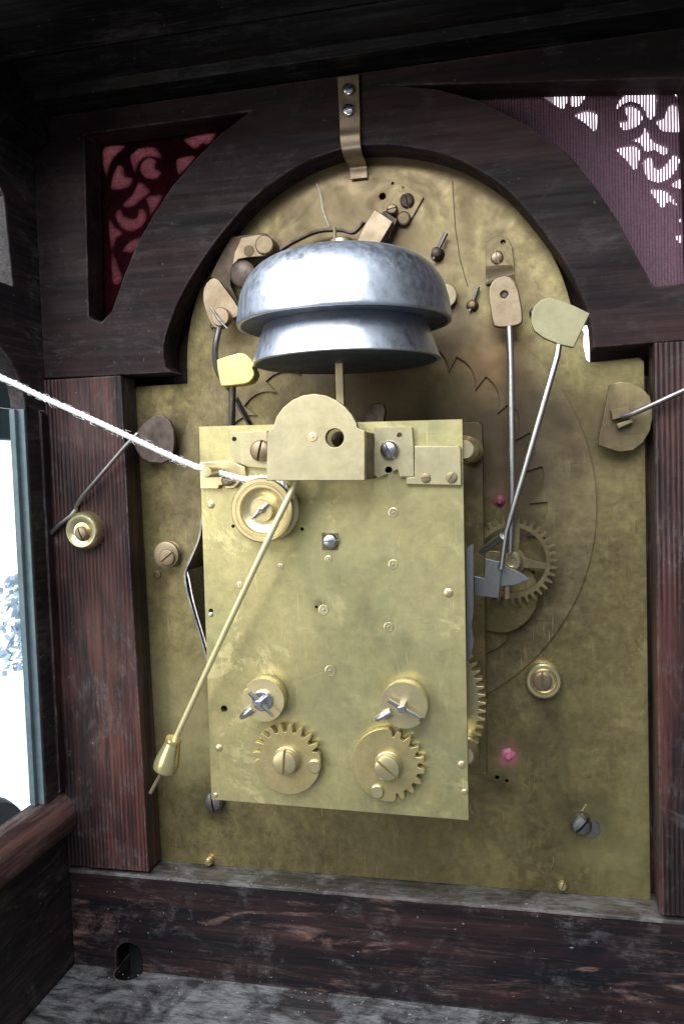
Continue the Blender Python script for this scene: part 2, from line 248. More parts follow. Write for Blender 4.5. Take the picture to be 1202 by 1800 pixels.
# ------------------------------------------------------------------ mesh building (all in mm)
def wloc(o):
    v = Vector((0, 0, 0))
    while o is not None:
        v += o.location; o = o.parent
    return v
class MB:
    def __init__(s): s.v = []; s.f = []
    def add(s, vs, fs):
        k = len(s.v); s.v += [tuple(p) for p in vs]; s.f += [tuple(i + k for i in f) for f in fs]; return s
    def prism(s, poly, a, b, holes=(), axis='Y'):
        loops = [list(poly)] + [list(h) for h in holes]
        def ar(l): return sum(l[i][0] * l[(i + 1) % len(l)][1] - l[(i + 1) % len(l)][0] * l[i][1] for i in range(len(l))) / 2
        loops = [l if (ar(l) > 0) == (k == 0) else l[::-1] for k, l in enumerate(loops)]
        pts = [Vector(p) for l in loops for p in l]; loc = []; i = 0
        for l in loops: loc.append(list(range(i, i + len(l)))); i += len(l)
        def P(p, d): return (p[0], d, p[1]) if axis == 'Y' else (d, p[0], p[1]) if axis == 'X' else (p[0], p[1], d)
        if len(loops) == 1 and len(loops[0]) < 5: tris = [tuple(range(len(pts)))]; vv = pts
        else:
            r = delaunay_2d_cdt(pts, [], loc, 2, 1e-6); vv = r[0]; tris = [tuple(f) for f in r[2]]
            orig = r[3]
        n = len(vv)
        if len(loops) > 1:            # CDT of one face per loop: drop triangles lying in a hole
            def inside(l, c):
                k = False
                for i in range(len(l)):
                    (x1, y1), (x2, y2) = l[i][:2], l[(i + 1) % len(l)][:2]
                    if (y1 > c[1]) != (y2 > c[1]) and c[0] < (x2 - x1) * (c[1] - y1) / (y2 - y1) + x1: k = not k
                return k
            def cen(t): return (sum(vv[q][0] for q in t) / len(t), sum(vv[q][1] for q in t) / len(t))
            tris = [t for t in tris if inside(loops[0], cen(t)) and not any(inside(h, cen(t)) for h in loops[1:])]
        flip = axis == 'X' or axis == 'Z'
        vs = [P(p, a) for p in vv] + [P(p, b) for p in vv]; fs = []
        for t in tris:
            f = t; g = tuple(q + n for q in reversed(t))
            fs += [f, g] if not flip else [tuple(reversed(f)), tuple(reversed(g))]
        cnt = {}
        for t in tris:
            for q in range(len(t)): e = (t[q], t[(q + 1) % len(t)]); cnt[e] = 1
        for (p, q) in cnt:
            if (q, p) not in cnt:
                f = (q, p, p + n, q + n)
                fs.append(f if not flip else tuple(reversed(f)))
        return s.add(vs, fs)
    def lathe(s, c, prof, n=32, axis=(0, 1, 0), ref=None):
        # prof: list of (radius, distance along axis)
        ax = Vector(axis).normalized(); u = ax.orthogonal().normalized() if ref is None else Vector(ref); w_ = ax.cross(u); c = Vector(c)
        vs = []; fs = []
        for r, h in prof:
            for k in range(n):
                a = 2 * PI * k / n; vs.append(c + ax * h + (u * math.cos(a) + w_ * math.sin(a)) * r)
        for i in range(len(prof) - 1):
            for k in range(n):
                a, b = i * n + k, i * n + (k + 1) % n; fs.append((a, a + n, b + n, b))
        m = len(prof) - 1
        if prof[0][0] > 1e-6: fs.append(tuple(range(n)))
        if prof[m][0] > 1e-6: fs.append(tuple(m * n + k for k in reversed(range(n))))
        k = len(s.v); s.add(vs, fs); return s
    def tube(s, pts, r, n=10, cap=True, squash=None):
        pts = [Vector(p) for p in pts]; rs = r if isinstance(r, (list, tuple)) else [r] * len(pts)
        t0 = (pts[1] - pts[0]).normalized(); u = t0.orthogonal().normalized()
        vs = []; fs = []
        for i, p in enumerate(pts):
            t = (pts[min(i + 1, len(pts) - 1)] - pts[max(i - 1, 0)]).normalized()
            u = (u - t * u.dot(t)).normalized(); w_ = t.cross(u)
            for k in range(n):
                a = 2 * PI * k / n; vs.append(p + (u * math.cos(a) + w_ * math.sin(a)) * rs[i])
        for i in range(len(pts) - 1):
            for k in range(n):
                a, b = i * n + k, i * n + (k + 1) % n; fs.append((a, b, b + n, a + n))
        if cap: fs += [tuple(reversed(range(n))), tuple((len(pts) - 1) * n + k for k in range(n))]
        return s.add(vs, fs)
    def box(s, x0, x1, y0, y1, z0, z1):
        return s.prism([(x0, z0), (x1, z0), (x1, z1), (x0, z1)], y0, y1)
    def strip(s, pts, width_y0, width_y1, th):
        # a bent leaf: path in (x, z), running in depth from y0 to y1, thickness th
        L = []; R_ = []
        for i, p in enumerate(pts):
            a = Vector(pts[max(i - 1, 0)]); b = Vector(pts[min(i + 1, len(pts) - 1)]); d = (b - a).normalized(); nn = Vector((-d.y, d.x)) * th / 2
            L.append(Vector(p) + nn); R_.append(Vector(p) - nn)
        return s.prism([tuple(p) for p in L] + [tuple(p) for p in reversed(R_)], width_y0, width_y1)
    def build(s, name, mat, parent=None, bevel=0.0, smooth=True, angle=30, loc=None):
        off = Vector(loc) if (loc is not None and parent is None) else (wloc(parent) / MM if parent is not None else Vector((0, 0, 0)))
        me = bpy.data.meshes.new(name)
        me.from_pydata([tuple((Vector(v) - off) * MM) for v in s.v], [], s.f)
        bm = bmesh.new(); bm.from_mesh(me); bmesh.ops.remove_doubles(bm, verts=bm.verts, dist=1e-7); bmesh.ops.recalc_face_normals(bm, faces=bm.faces)
        if bevel: bmesh.ops.dissolve_limit(bm, angle_limit=0.01, verts=bm.verts, edges=bm.edges)
        bm.to_mesh(me); bm.free()
        me.materials.append(mat)
        if smooth:
            me.shade_smooth(); me.set_sharp_from_angle(angle=math.radians(angle))
        o = bpy.data.objects.new(name, me); COL.objects.link(o)
        if parent is not None: o.parent = parent
        elif loc is not None: o.location = off * MM
        if bevel:
            b = o.modifiers.new('edge', 'BEVEL'); b.width = bevel * MM; b.segments = 2; b.limit_method = 'ANGLE'; b.angle_limit = math.radians(55); b.harden_normals = True
        return o

def thing(name, label, cat, loc=(0, 0, 0), group=None):
    o = bpy.data.objects.new(name, None); COL.objects.link(o); o.location = Vector(loc) * MM; o.empty_display_size = 0.005
    return tag(o, label, cat, group)
def tag(o, label, cat, group=None):
    o['label'] = label; o['category'] = cat
    if group: o['group'] = group
    return o
def stuff(o, label=None):
    o['kind'] = 'stuff'
    if label: o['label'] = label
    return o
def circ(c, r, n=20, a0=0.0): return [(c[0] + r * math.cos(a0 + 2 * PI * k / n), c[1] + r * math.sin(a0 + 2 * PI * k / n)) for k in range(n)]
def arc(c, r, a, b, n=24): return [(c[0] + r * math.cos(math.radians(a + (b - a) * k / n)), c[1] + r * math.sin(math.radians(a + (b - a) * k / n))) for k in range(n + 1)]
def chaikin(p, it=2):
    for _ in range(it):
        q = []
        for i in range(len(p)):
            a, b = p[i], p[(i + 1) % len(p)]
            q += [(a[0] * .75 + b[0] * .25, a[1] * .75 + b[1] * .25), (a[0] * .25 + b[0] * .75, a[1] * .25 + b[1] * .75)]
        p = q
    return p
def spline(p, n=8):
    p = [Vector(q) for q in p]; out = []
    for i in range(len(p) - 1):
        a, b, c, d = p[max(i - 1, 0)], p[i], p[i + 1], p[min(i + 2, len(p) - 1)]
        for k in range(n):
            t = k / n; out.append(0.5 * ((2 * b) + (c - a) * t + (2 * a - 5 * b + 4 * c - d) * t * t + (3 * b - a - 3 * c + d) * t ** 3))
    return out + [p[-1]]
def closed(p, n=4):
    p = [Vector(q) for q in p]; out = []; N = len(p)
    for i in range(N):
        a, b, c, d = p[i - 1], p[i], p[(i + 1) % N], p[(i + 2) % N]
        for k in range(n):
            t = k / n; out.append(tuple(0.5 * ((2 * b) + (c - a) * t + (2 * a - 5 * b + 4 * c - d) * t * t + (3 * b - a - 3 * c + d) * t ** 3) * 0.6 + (b + (c - b) * t) * 0.4))
    return out
def grown(poly, d):
    A = sum(poly[i][0] * poly[(i + 1) % len(poly)][1] - poly[(i + 1) % len(poly)][0] * poly[i][1] for i in range(len(poly))); sg = 1 if A > 0 else -1; out = []
    for i, p in enumerate(poly):
        a, b = Vector(poly[i - 1]), Vector(poly[(i + 1) % len(poly)]); t = (b - a).normalized(); out.append((p[0] + t.y * d * sg, p[1] - t.x * d * sg))
    return out
def in_poly(l, c):
    k = False
    for i in range(len(l)):
        (x1, y1), (x2, y2) = l[i], l[(i + 1) % len(l)]
        if (y1 > c[1]) != (y2 > c[1]) and c[0] < (x2 - x1) * (c[1] - y1) / (y2 - y1) + x1: k = not k
    return k
def p3(c, y): return (c[0], y, c[1])

_screw = {}
def screw(c, y, r, h, slot_deg, mat, parent, name='slotted_screw', dome=0.35, label=None):
    """a slotted screw head: two half discs on a base disc, the slot a real gap; mesh shared between alike screws"""
    key = (round(r, 1), round(h, 1), mat.name, dome)
    if key not in _screw:
        m = MB(); g = max(0.10 * r, 0.12)
        m.lathe((0, 0, 0), [(r, 0), (r, -h * 0.12), (0, -h * 0.12)], 24)
        for sgn in (1, -1):
            a0 = math.degrees(math.asin(g / r)); steps = 12
            rings = [(1.0, 0.10), (1.0, 0.72), (0.93, 0.9), (0.75, 1.0 + dome * 0.2), (0.02, 1.0 + dome * 0.45)]
            vs = []; fs = []
            for k, hh in rings:
                rr_ = max(r * k, g * 1.3)
                for i in range(steps + 1):
                    a = math.radians(a0 + (180 - 2 * a0) * i / steps); vs.append((rr_ * math.cos(a), -h * hh, max(rr_ * math.sin(a), g) * sgn))
            N = steps + 1
            for j in range(len(rings) - 1):
                for i in range(steps): fs.append((j * N + i, j * N + i + 1, (j + 1) * N + i + 1, (j + 1) * N + i))
            flat = [j * N for j in range(len(rings))] + [j * N + steps for j in reversed(range(len(rings)))]
            fs.append(tuple(flat)); fs.append(tuple((len(rings) - 1) * N + i for i in range(N)))
            m.add(vs, fs)
        o = m.build(name, mat, None, angle=30); _screw[key] = o.data; bpy.data.objects.remove(o)
    o = bpy.data.objects.new(name, _screw[key]); COL.objects.link(o)
    if parent is not None: o.parent = parent
    o.location = Vector((c[0], y, c[1])) * MM - wloc(parent)
    o.rotation_euler = (0, -math.radians(slot_deg), 0)
    return o
def slot_hole(c, r, n=14): return circ(c, r, n)
def pivot(c, y, r, mat, parent, pin_mat=None, pin=0.34):
    """an oil sink turned into the plate with the end of an arbor in it"""
    m = MB(); m.lathe(p3(c, y), [(r * 1.12, -0.12), (r * 0.98, -0.16), (r * 0.80, 0.25), (r * 0.62, 0.9), (r * 0.60, 2.0)], 22)
    o = m.build('pivot_sink', mat, parent)
    q = MB(); q.lathe(p3(c, y), [(r * pin, 2.0), (r * pin, 0.0), (r * pin * 0.7, -0.22), (0, -0.28)], 14)
    q.build('arbor_end', pin_mat or M_STEEL, o)
    return o

# ================================================================== the clock case
case = thing('clock_case', 'dark ebonised wooden clock case seen inside from behind, with red-backed frets', 'clock case', (0, -11, -37))
# arch board: opening for the dial arch and two spandrel openings for the frets
archo = [(-68.47, 182.72), (-71.38, 184.87), (-71.7, 191.83), (-69.2, 199.56), (-64.06, 209.39), (-56.42, 220.05), (-46.4, 231.07), (-35.43, 240.43), (-21.18, 248.28), (-5.87, 252.29), (3.66, 252.46), (13.01, 251.2), (23.09, 248.42), (32.09, 244.55), (41.45, 238.37), (49.6, 230.79), (58.96, 218.08), (65.67, 206.95), (69.79, 196.96), (71.9, 189.77), (72.31, 182.34)]
archs = [archo[0]] + [tuple(v) for v in spline(archo[1:-1], 4)] + [archo[-1]]
openL = [(-98.25, 268.01), (-100.07, 204.52), (-99.21, 203.86), (-95.28, 202.17), (-91.11, 205.48), (-89.61, 208.96), (-85.17, 218.55), (-80.34, 228), (-73.86, 237.18), (-65.95, 246.86), (-56.76, 255.07), (-47.14, 262.7), (-36.76, 268.2)]
openR = [(13.55, 270.2), (26.32, 267.46), (40.54, 261.75), (53.53, 253.14), (66.25, 242.28), (74.53, 230.49), (80.27, 220.77), (85.62, 209.59), (90.15, 200.6), (91.62, 199.79), (101.4, 200.38), (99.83, 260.88)]
mask = [(-119, 183.4), archs[0]] + archs[1:-1] + [archs[-1], (119, 183.4), (119, 276), (-119, 276)]
mb = MB(); mb.prism(mask, -11, 0.3, [openL, openR]); mb.build('arch_board', M_WOODM, case, bevel=0.5)
# added ring and strips behind it, blocking light through the gap round the dial
ring = arc((0, 185), 75, 6, 180, 40) + [(-75, 176), (-64.5, 176)] + arc((0, 185), 64.5, 180, 6, 40)
mb = MB(); mb.prism(ring, 4.8, 8.5); mb.build('gap_block_ring', M_WOODM, case)
mb = MB(); mb.box(-119, -84.5, 2.6, 9, 0.6, 174); mb.build('gap_block_strip', M_WOODZ, case)
mb = MB(); mb.box(84.5, 119, 2.6, 9, 0.6, 174); mb.build('gap_block_strip', M_WOODZ, case)
mb = MB(); mb.box(-119, -75.2, 9.1, 12, 168, 192); mb.build('gap_block_strip', M_WOODM, case)  # shoulder strips, added where light leaked past the plate
mb = MB(); mb.box(73.2, 119, 9.1, 12, 168, 192); mb.build('gap_block_strip', M_WOODM, case)
# posts
pl = [(-88.47, 183.45), (-86.77, 51.03), (-86.36, 3.44)]
mb = MB(); mb.prism([(-119, 1.6), (pl[2][0], 1.6), pl[1], (pl[0][0], 182.9), (-119, 182.9)], -11.4, -0.5); mb.build('post', M_WOODZ, case, bevel=0.5)
mb = MB(); mb.prism([(90.2, 1.6), (119, 1.6), (119, 182.9), (90.2, 182.9)], -11.4, -0.5); mb.build('post', M_WOODZ, case, bevel=0.6)
# bottom rail with the notch of a drilled hole, its dusty ledge, the floor
nc = -96.0
notch = [(nc - 5.2, -37)] + [(nc + 5.2 * math.cos(a), -31.5 + 5.0 * math.sin(a)) for a in [PI * (1 - k / 12) for k in range(13)]] + [(nc + 5.2, -37)]
mb = MB(); mb.prism([(-119, -37)] + notch + [(119, -37), (119, -0.2), (-119, -0.2)], -11, -1); mb.build('bottom_rail', M_WOODX, case, bevel=0.7)
lm = MB(); 
nx = 60
vs = []; fs = []
for i in range(nx + 1):
    x = -119 + 238 * i / nx
    for k, (y, z) in enumerate(((-11.2, -0.7), (-10.9, 0.05), (-6, 0.25), (9, 0.2))):
        vs.append((x, y + (0.35 * noise.noise(Vector((x * 0.11, 3.1 * k, 0))) if k < 2 else 0), z + (0.25 * noise.noise(Vector((x * 0.17, k, 5))) - (0.3 if k == 0 else 0))))
for i in range(nx):
    for k in range(3): a = i * 4 + k; fs.append((a, a + 1, a + 5, a + 4))
lm.add(vs, fs); lm.build('dusty_ledge', M_LEDGE, case)
mb = MB(); mb.prism([(-119, -95), (119, -95), (119, -1)] + [(119, -1), (nc + 5.2, -1)][1:] + [(nc + 5.2, -11.2)] + [(nc + 5.2 * math.cos(a), -11.2 - 5.4 * math.sin(a)) for a in [PI * k / 12 for k in range(1, 12)]] + [(nc - 5.2, -11.2), (nc - 5.2, -1), (-119, -1)], -45, -37, axis='Z'); mb.build('floor_board', M_FLOOR, case, bevel=0.3)
mb = MB(); mb.box(nc - 9, nc + 9, -20, 3, -46.5, -45.2); mb.box(nc - 9, nc + 9, -0.9, 3, -45.2, -22); mb.build('hole_shade_sheet', M_HOLE, case)  # added black box for the darkness inside the notch
# side walls; the left one has an arched glazed opening and a small upper opening
winl = [(-23.2, 30.0)] + [(-23.2, 172)] + [(-23.2 - 30.8 * (1 - math.cos(a)), 172 + 25 * math.sin(a)) for a in [PI / 2 * k / 12 for k in range(1, 13)]]
winl = winl + [(-108 - p[0], p[1]) for p in reversed(winl[:-1])]
upl = [(-26.68, 213.56), (-28.85, 242.98)]
upper = [upl[0], upl[1], (-36, 252), (-72, 252), (-79, 240), (-79, upl[0][1])]
mb = MB(); mb.prism([(-0.5, -45), (-0.5, 290), (-95, 290), (-95, -45)], -125.2, -119.05, [winl, upper], axis='X'); lw = mb.build('side_wall', M_WOODY, case, bevel=0.6)
mb = MB(); mb.box(-124.8, -123.9, -84.7, -23.4, 30.2, 171.8); mb.build('window_pane', M_GLASS, lw)
mb = MB(); mb.prism([(-123.9, 30.15), (-119.4, 30.15), (-116.2, 27.6), (-114.4, 23.8), (-114.2, 19.2), (-115.6, 16.2), (-119.04, 15)], -94, -11.6); mb.build('sill_moulding', M_SILL, lw, bevel=0.5)
mb = MB(); mb.box(-125.1, -119.2, -24.1, -23.25, 30.3, 171.5); mb.build('lit_jamb_strip', M_JAMBLIT, lw, bevel=0.2)  # added strip whose colour carries the light on the jamb
mb = MB(); mb.box(-123.6, -121.6, -26.0, -24.15, 30.3, 171.5); mb.build('lit_jamb_bead', M_JAMBLIT, lw, bevel=0.3)
mb = MB(); mb.prism([(-122.4, 30.3), (-119.1, 30.3), (-117.9, 32), (-117.9, 170), (-119.1, 172)], -15.6, -11.5); mb.build('corner_strip', M_WOODZ, lw, bevel=0.3)
mb = MB(); mb.prism([(-0.5, -45), (-0.5, 290), (-95, 290), (-95, -45)], 119.05, 125.2, axis='X'); mb.build('side_wall', M_WOODY, case)
# top board and its stepped mouldings
mb = MB(); mb.box(-125, 125, -80, 9, 290.2, 298); mb.build('top_board', M_CEIL, case)
mb = MB(); mb.prism([(-22, 276.2), (-0.5, 276.2), (-0.5, 290), (-34, 290), (-34, 284), (-30, 280.5), (-24, 279)], -118.9, 118.9, axis='X'); mb.build('top_moulding', M_CEIL, case, bevel=0.4)
mb = MB(); mb.prism([(-48, 281), (-44, 279), (-40, 280.4), (-40, 290.1), (-80, 290.1), (-80, 281)], -118.9, 118.9, axis='X'); mb.build('top_moulding', M_CEIL, case, bevel=0.4)
mb = MB(); mb.prism([(-118.9, 262), (-112, 266), (-110, 276), (-110, 290), (-118.9, 290)], -70, -11.6); mb.build('top_moulding', M_CEIL, case, bevel=0.4)
# frets with silk
fl_holes = [[(-66.22, 267.27), (-59.79, 268.09), (-54.19, 267.88), (-57.01, 264.62), (-59.42, 265.35), (-61.94, 263.62)],
 [(-69.24, 260.61), (-62.06, 260.93), (-68.49, 255.3)],
 [(-87.21, 263.99), (-83.79, 266.13), (-77.75, 265.75), (-75.39, 262.66), (-75.19, 261.5), (-78.39, 262.91), (-81.92, 262.94), (-84.56, 260.94), (-85.75, 257.4), (-86.83, 261.2)],
 [(-83.66, 258.55), (-82.77, 261.2), (-79.92, 262.49), (-77.47, 261.07), (-78.09, 258.63), (-75.67, 256.54), (-77.77, 254.71), (-81.77, 255.69)],
 [(-97.53, 268.16), (-89.32, 267.68), (-93.57, 264.71), (-96.07, 261.3), (-97.08, 256.77), (-98.32, 262.93)],
 [(-95.47, 252.89), (-94.44, 257.88), (-92.47, 261.13), (-90.24, 259.5), (-90.37, 256.98), (-87.1, 255.71), (-88.78, 252.89)],
 [(-84.37, 254.27), (-80.25, 250.39), (-83.39, 248.41), (-86.82, 245.99), (-89.9, 245.84), (-91.13, 246.89), (-86.87, 250.15)],
 [(-81.61, 248.46), (-75.56, 248.3), (-80.29, 242.12), (-80.76, 244.93)],
 [(-92.99, 245.68), (-94.26, 243.02), (-92.79, 239.39), (-88.8, 236.93), (-84.39, 238.13), (-82.05, 241.37), (-82.84, 243.98), (-85.09, 244.67), (-85.22, 242.14), (-87.57, 240.98), (-91.09, 242.48)],
 [(-97.03, 242.59), (-94.89, 238.89), (-91.65, 236.49), (-94.56, 235.13), (-96.35, 230.39), (-96.93, 234.42)],
 [(-92.22, 230.26), (-89.52, 232.81), (-84.57, 234.45), (-87.1, 229.81), (-89.18, 229.29), (-90.95, 229.91)],
 [(-96.61, 230.41), (-95.01, 226.3), (-92.99, 220.04), (-94.64, 218.07), (-96.66, 219.4)]]
fr_holes = [[(58.9, 267.03), (67.02, 266.64), (66.99, 264.68), (65.32, 261.82), (61.71, 264.33)],
 [(67.82, 266.29), (73.25, 266.4), (70.38, 262.21), (67.96, 262.52)],
 [(68.92, 259.45), (72.56, 260.51), (75.93, 259.08), (75.33, 253.37), (72.49, 256.24)],
 [(82.01, 259.74), (82.51, 262.1), (85.29, 264.44), (89.2, 264.86), (94.14, 262.82), (93.69, 256.88), (91.81, 255.1), (90.49, 258.08), (88.76, 260.5), (86.04, 261.65), (83.68, 260.94)],
 [(84.25, 259.98), (86.8, 260.23), (89.13, 258.45), (89.88, 256.14), (88.29, 253.72), (84.16, 252.8), (82.23, 255.67), (85.18, 255.71), (84.82, 257.98)],
 [(95.59, 265.35), (101.46, 266.24), (101.25, 259.52), (98.46, 263.46)],
 [(93.82, 254.46), (96.46, 255.34), (97.25, 258.23), (98.8, 259.23), (100.89, 257.58), (101.59, 250.52), (95.64, 251.23)],
 [(86.48, 249.38), (89.43, 250.56), (90.62, 253.16), (92.9, 248.54), (97.71, 245.66), (96.14, 243.55), (93.26, 245.6), (90.54, 245.43), (89.01, 248.19)],
 [(81.53, 247.35), (87.44, 247.73), (89.17, 245.35), (87.42, 239.79), (85.02, 242.98)],
 [(89.56, 242.07), (92.27, 243.78), (92.82, 240.9), (94.75, 239.4), (97.09, 241.23), (99.04, 243.62), (100.94, 242), (99.76, 238.73), (97.42, 236.16), (94.32, 235.29), (91.03, 236.85)],
 [(97.79, 234.03), (101.19, 235.96), (101.16, 232.67)],
 [(91.57, 233.55), (96.61, 232.62), (99.86, 228.46), (99.27, 227.51), (97.35, 229.11), (95.4, 227.09), (93.67, 229.69)],
 [(99.1, 218.1), (101.42, 218.13), (101.16, 215.61), (99.94, 216.25)],
 [(100.38, 222.76), (101.55, 224.06), (101.3, 221.78)]]
fl_holes = [closed(h) for h in fl_holes]; fr_holes = [closed(h) for h in fr_holes]
mb = MB(); mb.prism([(-119, 176), (-77, 200), (-60, 236), (-20, 276), (-119, 276)], 2.2, 3.2, fl_holes); fL = mb.build('fret_panel', M_FRET, case)
mb = MB(); mb.prism([(119, 176), (77, 200), (60, 236), (8, 276), (119, 276)], 2.35, 3.6, fr_holes); fR = mb.build('fret_panel', M_FRET, case)
cl = MB().prism(grown(openL, 2.5), 1.9, 2.1).build('silk_backing', M_SILK, fL); cl['label'] = 'intact crimson silk glowing dull pink'
# right silk: the worn cloth is down to its upright threads, built one by one as one part
silk_o = grown(openR, 2.5); m = MB(); pitch = 0.92; x = 20.0; i = 0
while x < 118.0:
    wd = pitch * (0.72 + 0.08 * noise.noise(Vector((x * 0.3, 0, 1)))); y = 2.0 + 0.1 * (i % 2)
    ins = [z_ for z_ in range(190, 277) if in_poly(silk_o, (x, z_))]
    if len(ins) < 3: x += pitch; i += 1; continue
    zz = [ins[0] + (ins[-1] - ins[0]) * k / 12 for k in range(13)]
    xx = [x + 0.20 * noise.noise(Vector((x * 0.5, z * 0.12, 7))) for z in zz]
    m.add([(q - wd / 2, y, z) for q, z in zip(xx, zz)] + [(q + wd / 2, y, z) for q, z in zip(xx, zz)], [(k, k + 13, k + 14, k + 1) for k in range(12)])
    x += pitch; i += 1
th = m.build('silk_thread', M_SILKG, fR); stuff(th, 'threadbare greyish silk with daylight showing between its threads')

# ================================================================== outside the glass
o = MB().prism([(180, -420), (1100, -420), (1100, [(520.33, 190.02)][0][1]), (180, [(520.33, 190.02)][0][1])], -505, -500, axis='X').build('daylight_window', M_DAY, None, loc=(-500, 600, -100))
tag(o, 'blown-out white daylight seen through the left side glass', 'window')
o = MB().prism([(180, 190.8), (1100, 190.8), (1100, 620), (180, 620)], -508, -496, axis='X').build('window_blind', M_TEAL, None, bevel=3, loc=(-500, 600, 400))
tag(o, 'dark teal blind above the white daylight outside the side glass', 'blind')
# grey-blue leafy shrub against the light
m = MB(); rnd = random.Random(5)
for k in range(420):
    a = rnd.uniform(0, 2 * PI); r = 44 * math.sqrt(rnd.random()); c = Vector((-470 + rnd.uniform(-14, 14), 488 + r * math.cos(a), -4 + 52 * rnd.uniform(-1, 1)))
    n1 = Vector((rnd.gauss(0, 1), rnd.gauss(0, 1), rnd.gauss(0, 1))).normalized(); u = n1.orthogonal().normalized() * rnd.uniform(3, 8); v = n1.cross(u).normalized() * rnd.uniform(2, 5)
    m.add([c - u, c + v, c + u, c - v], [(0, 1, 2, 3)])
m.tube([(-470, 488, -300), (-470, 491, -60), (-470, 486, 10)], [3, 2.5, 1], 8)
o = m.build('potted_shrub', M_BLUE, None, loc=(-470, 488, -300), smooth=False); tag(o, 'blurred grey-blue leafy shrub against the white daylight outside', 'plant')
cu = [(7.04, 22.23), (30.11, 5.7), (5.14, 0.08)]
m = MB(); m.lathe((-160, cu[0][0] - 6, cu[0][1] - 30), [(0, -3), (18, -3), (24, 0), (26, 4), (26, 26), (24, 30), (0, 31)], 36, axis=(-1, 0, 0))
o = m.build('round_cushion', M_BLACKC, None, loc=(-160, cu[0][0] - 6, cu[0][1] - 56)); tag(o, 'dark rounded pad outside the side glass at its lower corner', 'pad')
o = MB().prism([(75, 120), (420, 120), (420, 520), (75, 520)], 300, 304).build('front_daylight', M_DAYR, None, loc=(200, 300, 120))
tag(o, 'bright white daylight in front of the clock, behind the right fret', 'window')

# ================================================================== dial plate
dial = thing('dial_plate', 'large tarnished brass dial plate with arched top, seen from behind', 'dial plate', (0, 0, 0))
lip = [(72.45, 179.25), (71.22, 180.25), (70.23, 185.46), (70.64, 188.93)]
do = [(-89, 0.3), (89, 0.3), (89, 178.6), (87.5, 180)] + [lip[0], lip[1], lip[2], lip[3]] + arc((0, 185), 68, 9, 176, 72) + [(-68, 186), (-68, 180), (-88, 180), (-89, 179)]
dh = [circ((5.56, 239.33), 1.14, 12), circ((9.19, 243.31), 0.4, 8), circ((39.56, 39.33), 0.75, 10), circ((42.81, 38.31), 0.65, 10), circ((10.74, -1.08), 0.4, 8)]
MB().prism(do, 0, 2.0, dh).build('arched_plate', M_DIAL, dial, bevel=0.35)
MB().prism([(-80, 2), (80, 2), (80, 174), (60, 176), (55, 225), (28, 246), (-28, 246), (-55, 225), (-60, 176), (-80, 174)], 2.6, 3.4).build('hole_shade_sheet', M_HOLE, dial)  # added black sheet for the darkness behind the dial's holes
# fixed fittings
def stepped(c, prof_px, y, px, mat, name, parent):
    return MB().lathe(p3(c, 0), [(r, yy) for r, yy in prof_px], 36).build(name, mat, parent)
R1 = 5.95
r1 = stepped((55.67, 74.5), [(R1, 0), (R1, -1.4), (R1 * .93, -1.8), (R1 * .93, -2.6), (R1, -3.0), (R1 * 0.98, -4.2), (R1 * 0.90, -4.6), (R1 * 0.74, -4.6), (R1 * 0.68, -3.5), (R1 * 0.58, -3.3), (R1 * 0.57, -4.1), (0, -4.1)], 0, 0, M_GOLD, 'ring_roller', dial)
screw((55.3, 74.49), -4.05, R1 * 0.53, 1.0, 92, M_TAN, r1, dome=0.1)
R2 = 5.02
r2 = stepped((-77.51, 117.71), [(R2, 0), (R2, -1.2), (R2 * .9, -1.6), (R2 * .9, -2.3), (R2, -2.7), (R2 * .97, -4.2), (R2 * .8, -4.5), (0, -4.5)], 0, 0, M_TAN, 'ring_roller', dial)
screw((-76.74, 116.9), -4.4, R2 * 0.6, 1.2, 38, M_TAN, r2, dome=0.1)
MB().lathe(p3((-83.15, 110.01), 0), [(1.6, 0), (1.5, -0.5), (0.9, -0.6), (0.8, -0.3), (0, -0.3)], 18).build('eyelet', M_DIAL, dial)
# steel fixing screws
MB().lathe(p3((70.14, 23.56), 0), [(3.1, 0), (3.0, -0.6), (0, -0.6)], 24).build('washer', M_GREY, dial)
screw((67.01, 25.47), -0.5, 3.5, 3.0, 48, M_GREY, dial, 'steel_screw', dome=0.8)
screw((-63.71, 25.36), -0.4, 3.66, 2.4, 98, M_WIRE, dial, 'steel_screw', dome=0.8)
screw((-66.9, 2.21), -0.3, 1.55, 1.8, 20, M_GOLD, dial, 'edge_screw')
screw((60.63, 3.52), -0.3, 1.6, 1.8, 70, M_GOLD, dial, 'edge_screw')
# pins wiped with red wax
def waxpin(c, r, mat, name):
    m = MB(); n = 26; vs = []; 
    rings = [(1.25, 0.0), (1.05, -0.25), (0.75, -0.6), (0.50, -0.8), (0.0, -0.85)]
    prof = [(r * k, h) for k, h in rings]
    m.lathe(p3(c, 0), prof, n)
    for q, v in enumerate(m.v):
        f = 1 + 0.28 * noise.noise(Vector((v[0] * 0.7, v[2] * 0.7, 0))); m.v[q] = (c[0] + (v[0] - c[0]) * f, v[1], c[1] + (v[2] - c[1]) * f)
    o = m.build(name, mat, dial)
    MB().lathe(p3(c, -0.6), [(r * .55, 0.4), (r * .55, -1.0), (r * .45, -1.3), (0, -1.35)], 18).build('pin_end', mat, o)
    return o
waxpin((43.57, 47.5), 1.89, M_WAX, 'wax_spot')['label'] = 'bright pink wax on a pin'
waxpin((42.53, 134.57), 1.73, M_WAXD, 'wax_spot')
